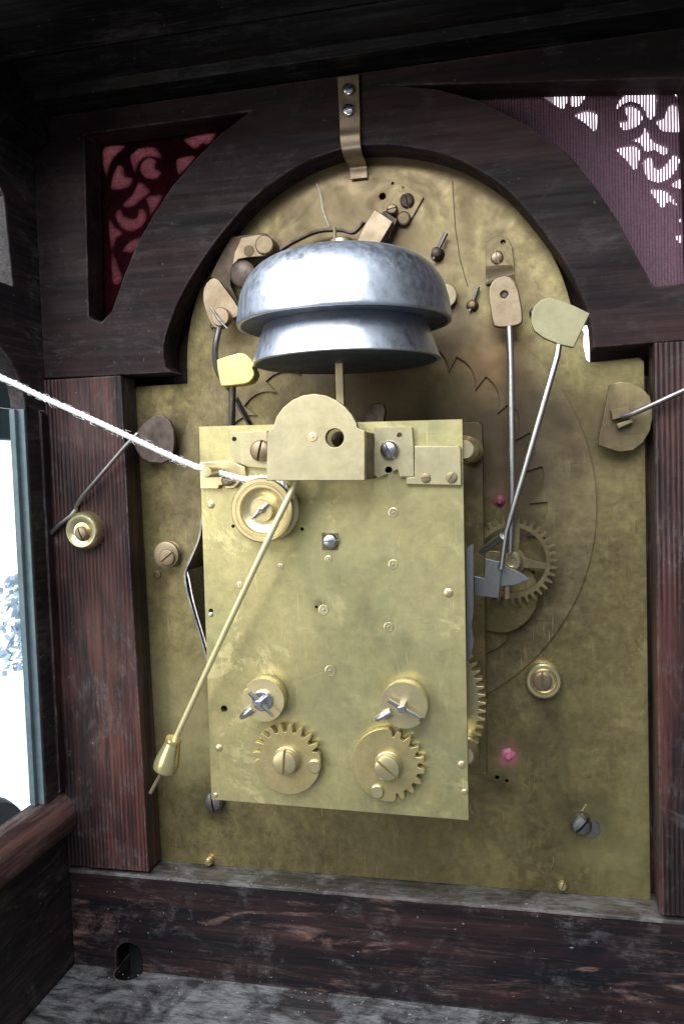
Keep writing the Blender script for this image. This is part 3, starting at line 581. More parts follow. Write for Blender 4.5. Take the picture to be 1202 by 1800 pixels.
# tapered posts with cross pins in the arch
def pinned_post(c, r, h, pin_deg, parent, mat=M_DARK):
    o = MB().lathe(p3(c, 0), [(r * 1.25, 0), (r * 1.1, -0.8), (r, -1.2), (r * 0.85, -h), (r * 0.55, -h - 0.4), (0, -h - 0.5)], 20).build('pinned_post', mat, parent)
    a = math.radians(pin_deg); d = Vector((math.cos(a), 0, math.sin(a))); q = Vector(p3(c, -h * 0.75))
    MB().tube([q - d * r * 1.3, q + d * r * 3.6], [r * 0.30, r * 0.42], 10).build('cross_pin', M_WIRE, o)
    return o
pinned_post((23.79, 218.02), 1.9, 4.5, 62, dial); pinned_post((34.91, 200.2), 1.7, 3.0, 70, dial, M_BROWN); pinned_post((-56.45, 199.77), 1.4, 2.0, 100, dial, M_BROWN)
# stray marks
def mark(pts, wd, mat, name, parent, y, th=0.06):
    m = MB(); P = [Vector(p) for p in pts]
    L = []; R_ = []
    for i, p in enumerate(P):
        d = (P[min(i + 1, len(P) - 1)] - P[max(i - 1, 0)]).normalized(); nn = Vector((-d.y, d.x)) * wd / 2; L.append(tuple(p + nn)); R_.append(tuple(p - nn))
    m.prism(L + R_[::-1], y - th, y + 0.05); return m.build(name, mat, parent)
mark([(29.31, 241.92), (29.88, 226.55), (31.14, 216.12), (33.56, 206.52)], 0.3, M_SCRATCHD, 'scribed_line', dial, 0)
mark([(67.46, 29.46), (68.97, 31.91)], 0.35, M_SCRATCH, 'scratch', dial, 0)
rnd = random.Random(12)
for k in range(13):
    a = Vector((47.79, 49.48)) + Vector((rnd.uniform(0, 14), rnd.uniform(-6, 4))); L_ = rnd.uniform(1.5, 6)
    mark([tuple(a), (a.x + rnd.gauss(0, 0.15), a.y - L_ / 2), (a.x + rnd.gauss(0, 0.25), a.y - L_)], rnd.uniform(0.10, 0.28), M_SCRATCHB, 'scratch', dial, 0, 0.03)
for k in range(34):
    x = rnd.uniform(-84, 84); z = rnd.choice((rnd.uniform(4, 40), rnd.uniform(120, 235))); a = rnd.uniform(0, PI); L_ = rnd.uniform(1.0, 5.0)
    if abs(x) > 60 and z > 175: continue
    mark([(x, z), (x + math.cos(a) * L_ * 0.5 + rnd.gauss(0, 0.2), z + math.sin(a) * L_ * 0.5), (x + math.cos(a) * L_, z + math.sin(a) * L_)], rnd.uniform(0.07, 0.16), rnd.choice((M_SCRATCHB, M_SCRATCHB, M_SCRATCH)), 'scratch', dial, 0, 0.02)
m = MB().tube(spline([p + Vector((0, -1.2 - 1.5 * math.sin(k), 0)) for k, p in enumerate([Vector(q) for q in [(-17.01, 0, 245.51), (-15.52, 0, 241.49), (-14.89, 0, 236.21), (-13.05, 0, 230.61)]])], 6), 0.16, 6)
o = m.build('loose_fibre', M_CORDM, None, loc=[(-13.05, 0, 230.61)][0]); tag(o, 'thin pale stray fibre on the arch above the bells', 'fibre')

# calendar ring: a thin ring with thirty-one internal ratchet teeth
cr = thing('calendar_ring', 'thin wide brass calendar ring with internal saw teeth lying on the dial plate', 'ring', (-1, 0, 133))
C0 = (-1, 133); inner = []
for k in range(31):
    a = 47.1 - 360 * k / 31
    inner += [(C0[0] + 53.2 * math.cos(math.radians(a)), C0[1] + 53.2 * math.sin(math.radians(a)))]
    for t, rr_ in ((-0.03, 59.0), (0.25, 58.9), (0.48, 58.2), (0.68, 57.0), (0.86, 55.3)):
        b = math.radians(a - 360 / 31 * t); inner.append((C0[0] + rr_ * math.cos(b), C0[1] + rr_ * math.sin(b)))
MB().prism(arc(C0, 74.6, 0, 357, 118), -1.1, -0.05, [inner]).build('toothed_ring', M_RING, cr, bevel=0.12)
# date wheel at the right, a contrate-like wheel with crossings
dwc = (46.19, 115.55); k_ = 18.68 / 100
dw = thing('date_wheel', 'open toothed brass wheel on the dial, right of the movement', 'gear wheel', p3(dwc, -9))
def toothed(c, root, tip, n, a0=0.0, wr=0.30, wt=0.17):
    o = []; p = 2 * PI / n
    for i in range(n):
        a = a0 + p * i
        for rr_, t in ((root, -wr), (tip * 0.96, -wt * 1.1), (tip, -wt * 0.6), (tip, wt * 0.6), (tip * 0.96, wt * 1.1), (root, wr)):
            o.append((c[0] + rr_ * math.cos(a + p * t), c[1] + rr_ * math.sin(a + p * t)))
    return o
win = []
for q in range(4):
    a = 90 * q + 80
    o_ = arc(dwc, 58 * k_, a + 5, a + 85, 12); i_ = arc(dwc, 24 * k_, a + 68, a + 22, 4); win.append(o_ + i_)
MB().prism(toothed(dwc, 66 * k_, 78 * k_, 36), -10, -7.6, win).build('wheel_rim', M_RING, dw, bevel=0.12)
MB().lathe(p3(dwc, 0), [(20 * k_, -0.8), (20 * k_, -6), (16 * k_, -6.2), (16 * k_, -11), (18 * k_, -11.2), (18 * k_, -12.4), (14 * k_, -13), (9 * k_, -13), (8 * k_, -12.2), (0, -12.2)], 28).build('hub', M_GOLD, dw)
c2 = (40.18, 105.58); k2 = 19.12 / 100
cam_ = thing('dial_cam', 'rounded dark brass cam lying behind the open toothed wheel', 'cam', p3(c2, -5))
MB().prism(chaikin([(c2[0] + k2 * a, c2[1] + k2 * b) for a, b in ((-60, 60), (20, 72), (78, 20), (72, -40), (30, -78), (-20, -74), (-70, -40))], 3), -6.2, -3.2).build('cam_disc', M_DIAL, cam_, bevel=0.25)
MB().lathe(p3(c2, 0), [(9 * k2, -0.8), (9 * k2, -3.2)], 18).build('arbor', M_GREY, cam_)
c3 = (36.39, 91.61)
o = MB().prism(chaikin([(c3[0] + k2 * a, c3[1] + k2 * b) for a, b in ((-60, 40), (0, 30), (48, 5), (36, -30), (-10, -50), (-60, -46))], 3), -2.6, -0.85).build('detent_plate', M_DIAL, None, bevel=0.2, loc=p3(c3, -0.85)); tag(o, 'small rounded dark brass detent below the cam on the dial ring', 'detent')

# strap holding the dial arch
st = thing('hold_down_strap', 'narrow bent brass strap screwed at the top centre, gripping the dial arch', 'strap', p3((-3.02, 262.86), -12))
path = [(-11.6, 274.8), (-11.6, 266), (-11.7, 258.5), (-12.3, 255.2), (-11.6, 252.4), (-8.8, 250.9), (-5.0, 250.6), (-2.2, 250.1), (-1.0, 248.6), (-0.8, 245.6)]
path = [tuple(v) for v in spline([Vector(p) for p in path], 5)]
m = MB(); N = len(path); vs = []; fs = []
for i, (y, z) in enumerate(path):
    t = i / (N - 1); x0, x1 = -6.2 + 1.2 * t, 0.9 - 0.1 * t
    a = Vector(path[max(i - 1, 0)]); b = Vector(path[min(i + 1, N - 1)]); d = (b - a).normalized(); nn = Vector((-d.y, d.x)) * 0.75
    if nn.x > 0: nn = -nn
    vs += [(x0, y, z), (x1, y, z), (x1, y + nn.x, z + nn.y), (x0, y + nn.x, z + nn.y)]
for i in range(N - 1):
    for q in range(4): a, b = i * 4 + q, i * 4 + (q + 1) % 4; fs.append((a, b, b + 4, a + 4))
fs += [(0, 1, 2, 3), tuple((N - 1) * 4 + q for q in (3, 2, 1, 0))]
m.add(vs, fs).build('bent_strip', M_TAN, st, bevel=0.15)
screw((-2.53, 270.06), -12.9, 1.79, 1.0, 60, M_STEEL, st); screw((-2.74, 263.6), -12.9, 1.89, 1.0, 10, M_STEEL, st)
o = MB().lathe(p3((2.43, 253.92), -0.6), [(0.9, 0), (0.8, -0.7), (0.4, -1), (0, -1.1)], 16).build('steady_pin', M_STEEL, None, loc=p3((2.43, 253.92), 0)); tag(o, 'tiny bright pin beside the strap on the arch edge', 'pin')

# ------------------------------------------------------------------ levers in the arch
# upper left: cranked bracket with riveted round end and tan tail
lb = thing('cranked_bracket', 'brown cranked brass bracket with a round riveted end, left of the bells', 'bracket', p3((-36.69, 226.41), 0))
m = MB().prism([(-47.27, 229.23), (-43.9, 229.37), (-37.81, 229.6), (-34.81, 229.33), (-32.48, 227.3), (-31.98, 224.71), (-33.26, 222.56), (-35.71, 221.47), (-41.77, 221.6), (-44.83, 221.29), (-46.73, 220.02), (-47.74, 217.81), (-48.26, 212.68), (-45.45, 206.13), (-45, 202.07), (-47.26, 206.85), (-52.51, 214.46), (-55.55, 216.04), (-54.18, 218.93), (-51.52, 223.3)], -5.2, -3.4); m.build('cranked_arm', M_UMBER, lb, bevel=0.25)
MB().prism([(-43.23, 228.21), (-37.18, 228.78), (-34.2, 228.5), (-32.18, 226.63), (-31.68, 224.17), (-32.88, 222.2), (-35.07, 221.21), (-41.09, 221.33), (-44.44, 220.94), (-46.95, 219), (-45.86, 223.45)], -6.4, -5.25).build('end_plate', M_TAN, lb, bevel=0.25)
MB().lathe(p3((-34.7, 224.89), 0), [(3.3, -0.2), (3.3, -7.2), (2.9, -7.5), (0, -7.6)], 26).build('rivet', M_TAN, lb)
MB().lathe(p3((-40.53, 223.48), 0), [(2.0, -6.2), (1.8, -6.6), (0, -6.65)], 20).build('rivet', M_BROWN, lb)
MB().lathe(p3((-42.97, 215.74), -5), [(4.6, 0), (4.6, -2.2), (3.6, -2.8), (0, -2.9)], 26).build('knob', M_DARK, lb)
MB().lathe(p3((-41.61, 218.53), -6.0), [(1.0, 0), (0.9, -1.0), (0.4, -1.5), (0, -1.6)], 14).build('pin_end', M_STEEL, lb)
# left hammer: pivot cheek, pivot, bent rod, pale yellow head
lh = thing('bell_hammer', 'left bell hammer with a pale yellow head on a bent rod', 'hammer', p3((-49.02, 200.15), -14))
MB().prism(chaikin([(-52.63, 214.3), (-50.36, 213.55), (-48.53, 210.87), (-43.69, 204.02), (-42.91, 200.86), (-47.82, 198.95), (-49.12, 196.77), (-52.16, 196.69), (-54.18, 199.39), (-55.82, 204.06), (-56.38, 208.08), (-55.48, 211.98)], 1), -11.4, -9.0).build('cheek', M_TAN, lh, bevel=0.3)
MB().lathe(p3((-49.02, 200.15), 0), [(3.26, -11.2), (3.26, -14.2), (2.98, -14.6), (0, -14.7)], 28).build('pivot_boss', M_TAN, lh)
MB().tube([(-51.91, -15.2, 203.4), (-49.38, -15.3, 199.19), (-46.3, -15.2, 195.74)], [0.28, 0.5, 0.3], 8).build('cross_pin', M_WIRE, lh)
MB().tube(spline([Vector(p) for p in [(-49.62, -14.5, 196.08), (-49.76, -18, 189.46), (-47.5, -24, 182.9), (-43.06, -31, 177.29), (-37.57, -38, 172.94)]], 7), 1.05, 12).build('bent_rod', M_WIRE, lh)
MB().prism([(-39.53, 181.34), (-36.01, 182.23), (-32.26, 182.95), (-30.68, 182.7), (-29.39, 181.93), (-28.44, 180.77), (-27.97, 179.25), (-28.22, 178.17), (-27.73, 177.25), (-27.56, 176.24), (-28.14, 175.03), (-29.23, 174.04), (-30.73, 173.52), (-34.25, 173.26), (-38.42, 173.18), (-38.97, 175.62), (-39.38, 178.67)], -44.5, -39.0).build('hammer_head', M_YEL, lh, bevel=0.5)
MB().tube([(-35.87, -41, 173.97), (-37.46, -38, 166.6), (-39.63, -34, 154.4)], 1.1, 12).build('hammer_rod', M_WIRE, lh)
o = MB().tube([(-38, -33, 170.54), (-34.93, -28, 162.02), (-33.13, -26, 156.14)], 0.95, 12).build('lift_rod', M_STEEL, None, loc=[(-33.13, -26, 156.14)][0]); tag(o, 'short slanting steel rod under the yellow hammer head', 'rod')
# top: hammer spring with tan block on a screwed plate
sb = thing('spring_block', 'tan brass block on a screwed plate at the arch top right of the strap', 'bracket', p3((12.01, 234.58), 0))
MB().prism([(13.02, 242.64), (19.71, 237.38), (14.58, 229.27), (12.63, 228.74), (11, 231.27), (9.8, 231.86), (6.44, 234.09)], -1.1, -0.1, [circ((12.23, 240.72), 0.95, 12)]).build('base_plate', M_DIAL, sb, bevel=0.2)
screw((14.14, 236.5), -1.1, 2.34, 1.4, 100, M_DARK, sb); screw((9.19, 233.69), -1.1, 1.87, 2.6, 10, M_TAN, sb)
MB().lathe(p3((12.87, 230.72), -0.9), [(2.4, 0), (2.3, -1.2), (1.8, -1.5), (0, -1.5)], 20).build('foot_boss', M_BROWN, sb)
MB().prism([(4.21, 232.68), (10.28, 227.92), (5.8, 221.37), (-2.39, 222.11), (0.7, 227.9)], -8.8, -5.8).build('block', M_TAN, sb, bevel=0.35)
MB().prism([(7.06, 232.59), (11.3, 229.38), (8.24, 223.34), (2.88, 222.41), (0.17, 229.27)], -5.75, -1.15).build('block_foot', M_DARK, sb, bevel=0.2)
MB().strip([tuple(v) for v in spline([Vector(p) for p in [(-0.28, 229.8), (-3.91, 226.73), (-8.22, 227.89), (-16.19, 228.26), (-24.36, 225.74), (-29.56, 223.31)]], 5)], -6.0, -3.5, 0.7).build('curved_spring', M_DARK, sb)
o = MB().prism(circ((25.98, 203.49), 4.12, 36), -4.2, -2.4).lathe(p3((25.98, 203.49), 0), [(2, -0.1), (2, -2.4)], 14).build('round_stop', M_TAN, None, bevel=0.25, loc=p3((25.98, 203.49), 0)); tag(o, 'small brass disc peeping out behind the right rim of the bells', 'disc')
# right: folded spring box with rod down to the date wheel
sl = thing('folded_lever', 'tan folded brass lever with a long steel rod, right of the bells', 'lever', p3((44.14, 217.28), 0))
MB().prism([(39.43, 206.78), (39.68, 217.93), (40.29, 220.47), (42.18, 221.96), (44.76, 222.1), (46.95, 220.97), (48.18, 218.65), (48.81, 213.43), (49.03, 206.01)], -1.5, -0.1, [circ((45.43, 219.9), 0.8, 10)]).build('hinge_strap', M_DIAL, sl, bevel=0.2)
screw((43.35, 215.13), -1.4, 2.03, 1.3, 108, M_TAN, sl)
MB().prism(chaikin([(40.19, 205.66), (49.13, 207.44), (51.66, 192.43), (50.04, 190.57), (42.55, 190.36), (41.52, 192.6)], 2), -12.2, -9.8, [circ((45.65, 200.72), 1.07, 14)]).build('folded_face', M_TAN, sl, bevel=0.5)
m = MB(); a, b = (40.19, 205.3), (48.95, 207.1); a2, b2 = (39.63, 212.74), (48.07, 212.39)
hp = [(-11.6, 0.0), (-10.6, 0.32), (-8.4, 0.6), (-5.0, 0.85), (-1.6, 1.0)]; vs = []; fs = []
for y, t in hp:
    for th_ in (0, 0.9):
        vs += [(a[0] + (a2[0] - a[0]) * t, y + th_ * 0.3, a[1] + (a2[1] - a[1]) * t - th_), (b[0] + (b2[0] - b[0]) * t, y + th_ * 0.3, b[1] + (b2[1] - b[1]) * t - th_)]
for i in range(len(hp) - 1):
    k = i * 4; fs += [(k, k + 1, k + 5, k + 4), (k + 2, k + 6, k + 7, k + 3), (k, k + 4, k + 6, k + 2), (k + 1, k + 3, k + 7, k + 5)]
fs += [(0, 2, 3, 1), (16, 17, 19, 18)]
m.add(vs, fs).build('folded_bend', M_TAN, sl, bevel=0.15)
MB().lathe(p3((45.65, 200.72), -9.7), [(1.0, 0), (0.9, -1.8), (0, -1.9)], 12).build('rivet', M_DARK, sl)
MB().tube([(46.9, -10.9, 193.32), (47.15, -11.8, 178.78), (47.08, -13.4, 157.03), (46.9, -14.2, 138.93), (45.78, -14.6, 118.59)], [1.15, 1.1, 1.1, 1.05, 0.95], 12).build('long_rod', M_RODST, sl)
MB().lathe(p3((54.5, 196.53), 0), [(1.2, -0.1), (1.1, -2.2), (0.6, -2.6), (0, -2.6)], 14).build('stop_pin', M_GREY, sl)
# right hammer: flat olive tab on bright rod
rh = thing('bell_hammer', 'flat olive D-shaped hammer tab on a long bright steel rod', 'hammer', [(43.1, -36, 117.89)][0])
MB().prism(chaikin([(53.33, 187.68), (53.6, 190.38), (54.44, 192.23), (56.34, 193.88), (58.74, 194.35), (61.64, 193.42), (65.29, 191.53), (69.75, 188.95), (67.54, 184.53), (65.1, 179.61), (60.89, 180.8), (56.67, 182.98), (54.14, 185.16)], 0), -35.2, -33.2).build('hammer_tab', M_DULL, rh, bevel=0.3)
MB().tube([(61.48, -34, 183.42), (60.57, -34.5, 177.73), (58.36, -35, 170.15), (54.78, -35.4, 158.35), (49.62, -36, 141.53), (45.1, -36, 127.12), (43.39, -36, 116.21)], 0.92, 12).build('hammer_rod', M_RODST, rh)
# steel repeating lever below it
sv = thing('steel_lever', 'flat bluish steel pointed lever at the right edge of the movement', 'lever', [(38.2, -32, 113.99)][0])
MB().prism([(38.74, 119.21), (43.72, 117.99), (42.49, 107.26), (35.3, 108.09), (35.44, 113.93), (38.44, 113.24)], -34.6, -33.4).build('lever_block', M_GREY, sv, bevel=0.15)
MB().prism([(41.63, 117.99), (47.45, 115.55), (51.88, 112.8), (47.35, 110.92), (41.47, 110.4)], -33.2, -30.0).build('pointed_blade', M_GREY, sv, bevel=0.2)
MB().tube([(37.58, -30, 120.67), (41.14, -33, 123.52), (44.26, -36, 125.96)], 1.25, 10).build('link_rod', M_RODST, sv)
MB().tube([(45.22, -32, 112.26), (44.94, -32, 106.77)], 0.8, 8).build('tail_pin', M_TAN, sv)
o = MB().prism([(33.95, 123.35), (36.08, 124.64), (35.63, 104.9), (35.05, 100.76), (35.6, 96.63), (34.5, 90.79), (33.19, 90.76)], -44.6, -43.6).build('steel_leaf', M_GREY, None, bevel=0.1, loc=[(34.17, -44, 90.78)][0]); tag(o, 'upright grey steel leaf just behind the right edge of the movement plate', 'leaf spring')

# hook plates with wire arms, right and left
def hook(plate_pts, name_label, wire, lug, mat, yb):
    t = thing('latch_hook', name_label, 'latch', (lug[0], yb, lug[1]), 'wire latch hooks at the sides of the dial')
    MB().prism(plate_pts, yb - 1.8, yb).build('latch_plate', mat, t, bevel=0.3)
    MB().lathe((lug[0], 0, lug[1]), [(3.0, -0.1), (3.0, yb)], 20).build('latch_arbor', M_BROWN, t)
    MB().tube(wire, 0.85, 10).build('wire_arm', M_WIRE, t)
    return t
pr = [(77.34, 171.14), (80.51, 171.87), (83.93, 171.33), (87.32, 169.42), (89.44, 166.93), (90.2, 164.22), (90.32, 160.05), (89.43, 155.92), (87.4, 152.41), (84.24, 150.01), (80.22, 149.67), (76.78, 150.88), (73.78, 152.02), (74.05, 154.74), (75.48, 161.32)]
t = hook(pr, 'D-shaped brass latch plate with a wire arm at the right post', [(80.83, -11, 160.69), (83.72, -13.5, 161.29), (89.81, -15, 163.85), (100.18, -16, 168.38), (107.33, -16, 171.37)], (81.63, 160.34), M_RING, -6)
for zz in ([(810, 1020), (905, 1005), (918, 1045), (820, 1075)], [(840, 1095), (918, 1068), (928, 1085), (850, 1118)]):
    q = [(77.42, 162.97), (82.86, 163.61), (83.57, 161.19), (77.95, 159.65)] if zz[0][0] == 810 else [(79.08, 158.4), (83.55, 159.82), (84.11, 158.78), (79.63, 157)]
    MB().prism(q, -11.2, -7.85).build('lug', M_BROWN if zz[0][0] == 810 else M_TAN, t, bevel=0.2)
plq = [(-81.85, 166.67), (-76.4, 169.28), (-71.3, 165.39), (-71.07, 156.02), (-74.16, 151.01), (-83.01, 151.92), (-87.21, 157.63), (-86.06, 162.74)]
t = hook(chaikin(plq, 1), 'dark latch plate under the cord, with a wire arm over the left post', [(-81.42, -14, 161.85), (-85.17, -16, 157.75), (-95.14, -15.5, 148.27), (-103.78, -14.4, 140.35), (-107.57, -12.5, 137.07), (-108.07, -12.2, 135.41), (-109.52, -13, 133.41), (-114.39, -13.2, 130.2), (-121.35, -12.6, 124.4)], (-79.92, 160.44), M_DARK, -5)  # plate's shade put into its dark metal colour
# turned brass button on the left post
bt = thing('brass_button', 'turned brass button screwed to the left wooden post', 'button', p3((-105.4, 127.68), -11.4))
Rb = 6.94
MB().lathe(p3((-104.23, 127.83), 0), [(Rb, -11.4), (Rb, -14.0), (Rb * .92, -15.6), (Rb * .82, -16.2), (Rb * .55, -15.9), (Rb * .45, -15.4), (0, -15.4)], 40).build('turned_disc', M_GOLD, bt)
screw((-103.87, 127.05), -15.3, 2.64, 1.6, 112, M_TAN, bt, dome=1.0)

# ================================================================== the movement
mv = thing('clock_movement', 'rectangular brass plated clock movement mounted on the dial, with scribed pivot lines', 'clock movement', (-5, -14, 46))
bp = [(-43.67, 161.05), (34.11, 159.8), (33.18, 45.9), (-44.56, 47.43)]
bh = [circ((-34.14, 131.1), 0.55, 10), circ((-12.93, 129.93), 0.55, 10), circ((-39.32, 75.72), 1.05, 14), circ((-42.26, 105.58), 0.75, 10), circ((13.11, 146.4), 0.9, 12),
      circ((14.07, 134.24), 1.25, 16), circ((13.64, 119.43), 1.25, 16), circ((-7.23, 106.17), 1.4, 16), circ((11.8, 101.36), 1.25, 16), circ((-5.78, 88.19), 1.5, 16), circ((-19.93, 118.93), 0.8, 12), circ((-32.88, 113.53), 0.9, 12), circ((-5.37, 121.03), 0.95, 12), circ((-9.44, 106.99), 0.45, 8)]
MB().prism(bp, -50, -47.6, bh).build('back_plate', M_PLATE, mv, bevel=0.36)
MB().prism([(bp[0][0] + 2, bp[0][1] - 2), (bp[1][0] - 2, bp[1][1] - 2), (bp[2][0] - 2, bp[2][1] + 2), (bp[3][0] + 2, bp[3][1] + 2)], -46.2, -45.6).build('hole_shade_sheet', M_HOLE, mv)  # added black sheet, keeps the plate's holes dark
fp = [(-60.66, 161.99), (38.08, 161), (36.98, 45.37), (-61.57, 43.89)]
fpo = [fp[0], (fp[1][0] - 1.2, fp[1][1]), (fp[1][0], fp[1][1] - 1.2), fp[2], fp[3]]
MB().prism([(-41, 160), fpo[1], fpo[2], fpo[3], (-41, fp[2][1] + 1)], -14, -12, []).build('front_plate', M_DIAL, mv, bevel=0.4)
# pillars with turned finials
def pillar(x, z):
    k = 1.0
    pr_ = [(2.4, -14), (3.6, -16), (3.9, -17.5), (3.0, -19), (2.3, -22), (2.0, -30), (2.3, -37), (3.0, -40), (3.6, -41.5), (2.6, -42.4), (3.7, -43.4), (4.0, -44.6), (3.4, -46.0), (2.6, -47.6)]
    return MB().lathe((x, 0, z), pr_, 28).build('pillar', M_GOLD, mv)
for c in ((34.29, 151.54), (32.23, 63.72), (-40, 152), (-40.5, 63)): pillar(c[0], c[1])
# pivots
for c, r in (((14.07, 134.24), 1.25), ((13.64, 119.43), 1.25), ((-7.23, 106.17), 1.4), ((11.8, 101.36), 1.25), ((-5.78, 88.19), 1.5), ((-19.93, 118.93), 0.8), ((-32.88, 113.53), 0.9), ((-5.37, 121.03), 0.95)):
    pivot(c, -50, r, M_GOLD, mv)
def rivet(c, r, mat, y=-50, h=0.35): return MB().lathe(p3(c, y), [(r * 1.05, 0.05), (r, -h * 0.6), (r * 0.75, -h), (0, -h * 1.15)], 20).build('rivet', mat, mv)
for c, r in (((-40.88, 137.69), 1.15), ((29.14, 111.28), 1.25), ((-41.48, 63.52), 1.05), ((31.63, 62.03), 1.05), ((32.25, 54.13), 0.8), ((-43.21, 48.76), 0.75)): rivet(c, r, M_GOLD)
rivet((-42.3, 104.54), 0.7, M_STEEL)
# steel screw standing in a square notch
MB().prism([(-6.98, 128.68), (-2.23, 128.62), (-2.4, 123.66), (-7.15, 123.7)], -50.2, -49.9).build('square_seat', M_BROWN, mv)
screw((-4.37, 126.52), -50.15, 2.31, 1.5, 2, M_STEEL, mv, 'steel_screw', dome=0.9)
rnd0 = random.Random(2)
# scribed lines joining the pivots, stray scratches
for pts in ([(12.87, 143.83), (13.95, 136.03)], [(14.01, 132.46), (13.69, 121.06)], [(13.42, 117.47), (12.02, 103.34)], [(11.91, 99.38), (12.78, 95.09), (14.87, 87.19)], [(-7.54, 112.2), (-7.34, 108.18)], [(-6.62, 104.16), (-6.4, 90.37)], [(-8.03, 87.63), (-13.29, 85.64), (-19.16, 82.92)], [(-21.54, 118.1), (-31.25, 114.04)]):
    mark([(p[0] + rnd0.gauss(0, 0.06), p[1]) for p in pts], 0.15, M_SCRIBE, 'scribed_line', mv, -50, 0.02)
rnd = random.Random(3)
for k in range(26):
    x = rnd.uniform(-5, 30); z = rnd.uniform(56, 132); a = rnd.gauss(1.9, 0.5); L_ = rnd.uniform(0.8, 3.2)
    mark([(x, z), (x + math.cos(a) * L_ * 0.5 + rnd.gauss(0, 0.15), z + math.sin(a) * L_ * 0.5), (x + math.cos(a) * L_, z + math.sin(a) * L_)], rnd.uniform(0.07, 0.14), M_SCRATCH, 'scratch', mv, -50, 0.02)
# punched scribble right of the pivots (illegible repairer's mark)
for pts in ([(16.55, 117.94), (16.93, 120.06), (18.07, 119.73), (17.06, 118.76), (18.33, 117.45)], [(19.31, 117.61), (20.02, 119.72)], [(21.09, 117.6), (21.47, 119.71), (22.44, 119.38), (21.61, 118.73), (22.71, 117.59)], [(23.56, 119.21), (24, 117.59), (24.68, 118.88), (25.29, 117.59), (25.82, 119.36)], [(18.19, 135.94), (19.17, 136.24)], [(19.97, 135.9), (21.59, 136.03)]):
    mark(pts, 0.16, M_SCRIBE, 'scratch', mv, -50, 0.02)
# feet of the cock, cord bracket, right bracket
MB().prism([(9.62, 158.53), (20.28, 158.19), (20.56, 152.73), (20.5, 144.33), (16.49, 144.44), (15.95, 146.53), (10.21, 144.23), (9.22, 145.14)], -52.0, -50.05, [circ((16.77, 156.02), 0.75, 12), circ((13.43, 146.25), 1.1, 14)]).build('cock_foot', M_COCK, mv, bevel=0.2)
screw((13.92, 152.11), -52, 2.54, 2.0, 116, M_STEEL, mv, 'steel_screw', dome=0.9)
MB().prism([(-33.35, 158.68), (-29.22, 158.8), (-21.83, 158.91), (-22.25, 147.92), (-27.88, 148.6), (-31.33, 150), (-33.11, 151.81)], -52.0, -50.05, [circ((-32, 156.81), 0.7, 12)]).build('cock_foot', M_COCK, mv, bevel=0.2)
screw((-23.78, 153.15), -52, 3.12, 1.8, 76, M_TAN, mv, 'steel_screw', dome=0.5)
MB().prism([(-43.38, 150.39), (-33.73, 150.58), (-29.19, 148.55), (-28.98, 146.05), (-32.74, 142.39), (-35.41, 142.25), (-35.71, 143.52), (-37.37, 143.35), (-37.86, 142.31), (-43.46, 142.45)], -51.6, -50.05).build('cord_bracket', M_GOLD, mv, bevel=0.25)
MB().lathe(p3((-37.35, 147.55), 0), [(1.7, -51.5), (1.7, -60.6), (1.46, -61.2), (0, -61.3)], 24).build('cord_stud', M_COCK, mv)
MB().lathe(p3((-34.42, 144.72), 0), [(1.7, -51.5), (1.6, -53.4), (1.0, -53.9), (0, -54)], 20).build('cord_stud', M_TAN, mv)
MB().prism([(20.73, 152.88), (33.12, 152.5), (33.69, 151.93), (33.59, 141.44), (18.19, 142.16), (18.25, 144.23), (20.5, 144.33)], -51.8, -50.05).build('corner_bracket', M_COCK, mv, bevel=0.3)
screw((23.8, 143.87), -51.7, 1.35, 0.7, 5, M_TAN, mv, 'bracket_screw', dome=0.1); screw((30.9, 143.82), -51.7, 1.57, 0.7, 58, M_TAN, mv, 'bracket_screw', dome=0.1)
# arched back cock standing proud on two cheeks
ck = [(-18.19, 144.54), (9.19, 143.77), (9.6, 157.03), (7.62, 157.86), (7.36, 159.23), (6.19, 161.39), (4.41, 163.58), (1.98, 165.5), (-0.78, 166.85), (-3.9, 167.46), (-7.07, 167.17), (-9.97, 166.1), (-12.6, 164.24), (-14.61, 161.87), (-15.68, 159.15), (-17.36, 157.68)]
cock = MB().prism(ck, -66, -63.6, [circ((1.34, 155.4), 2.5, 28), circ((-4.62, 155.94), 1.1, 14)]).build('back_cock', M_COCK, mv, bevel=0.28)
pivot((-4.62, 155.94), -66, 1.1, M_GOLD, cock)
x1 = (9.4, 150.56)[0]; x0 = (-17.92, 151.51)[0]; z0 = (9.19, 143.92)[1]; z1 = (9.6, 157.03)[1]
MB().box(x1 - 3.2, x1 - 0.05, -63.55, -50.02, z0 + 0.1, z1 - 0.1).build('cock_cheek', M_BROWN, cock, bevel=0.25)
MB().box(x0 + 0.05, x0 + 3.2, -63.55, -50.02, z0 + 2, z1 - 1.0).build('cock_cheek', M_BROWN, cock, bevel=0.25)
o = MB().prism(chaikin([(1.81, 158.25), (4.2, 165.87), (6.74, 167.15), (9.92, 166.3), (8.25, 157.99)], 1), -31, -28).build('steel_tab', M_DARK, mv, bevel=0.3)
MB().lathe(p3((0.01, 155.44), 0), [(2.2, -50.1), (2.2, -55), (1.4, -56), (0.7, -57.5), (0, -57.6)], 20).build('verge_arbor', M_DARK, mv)
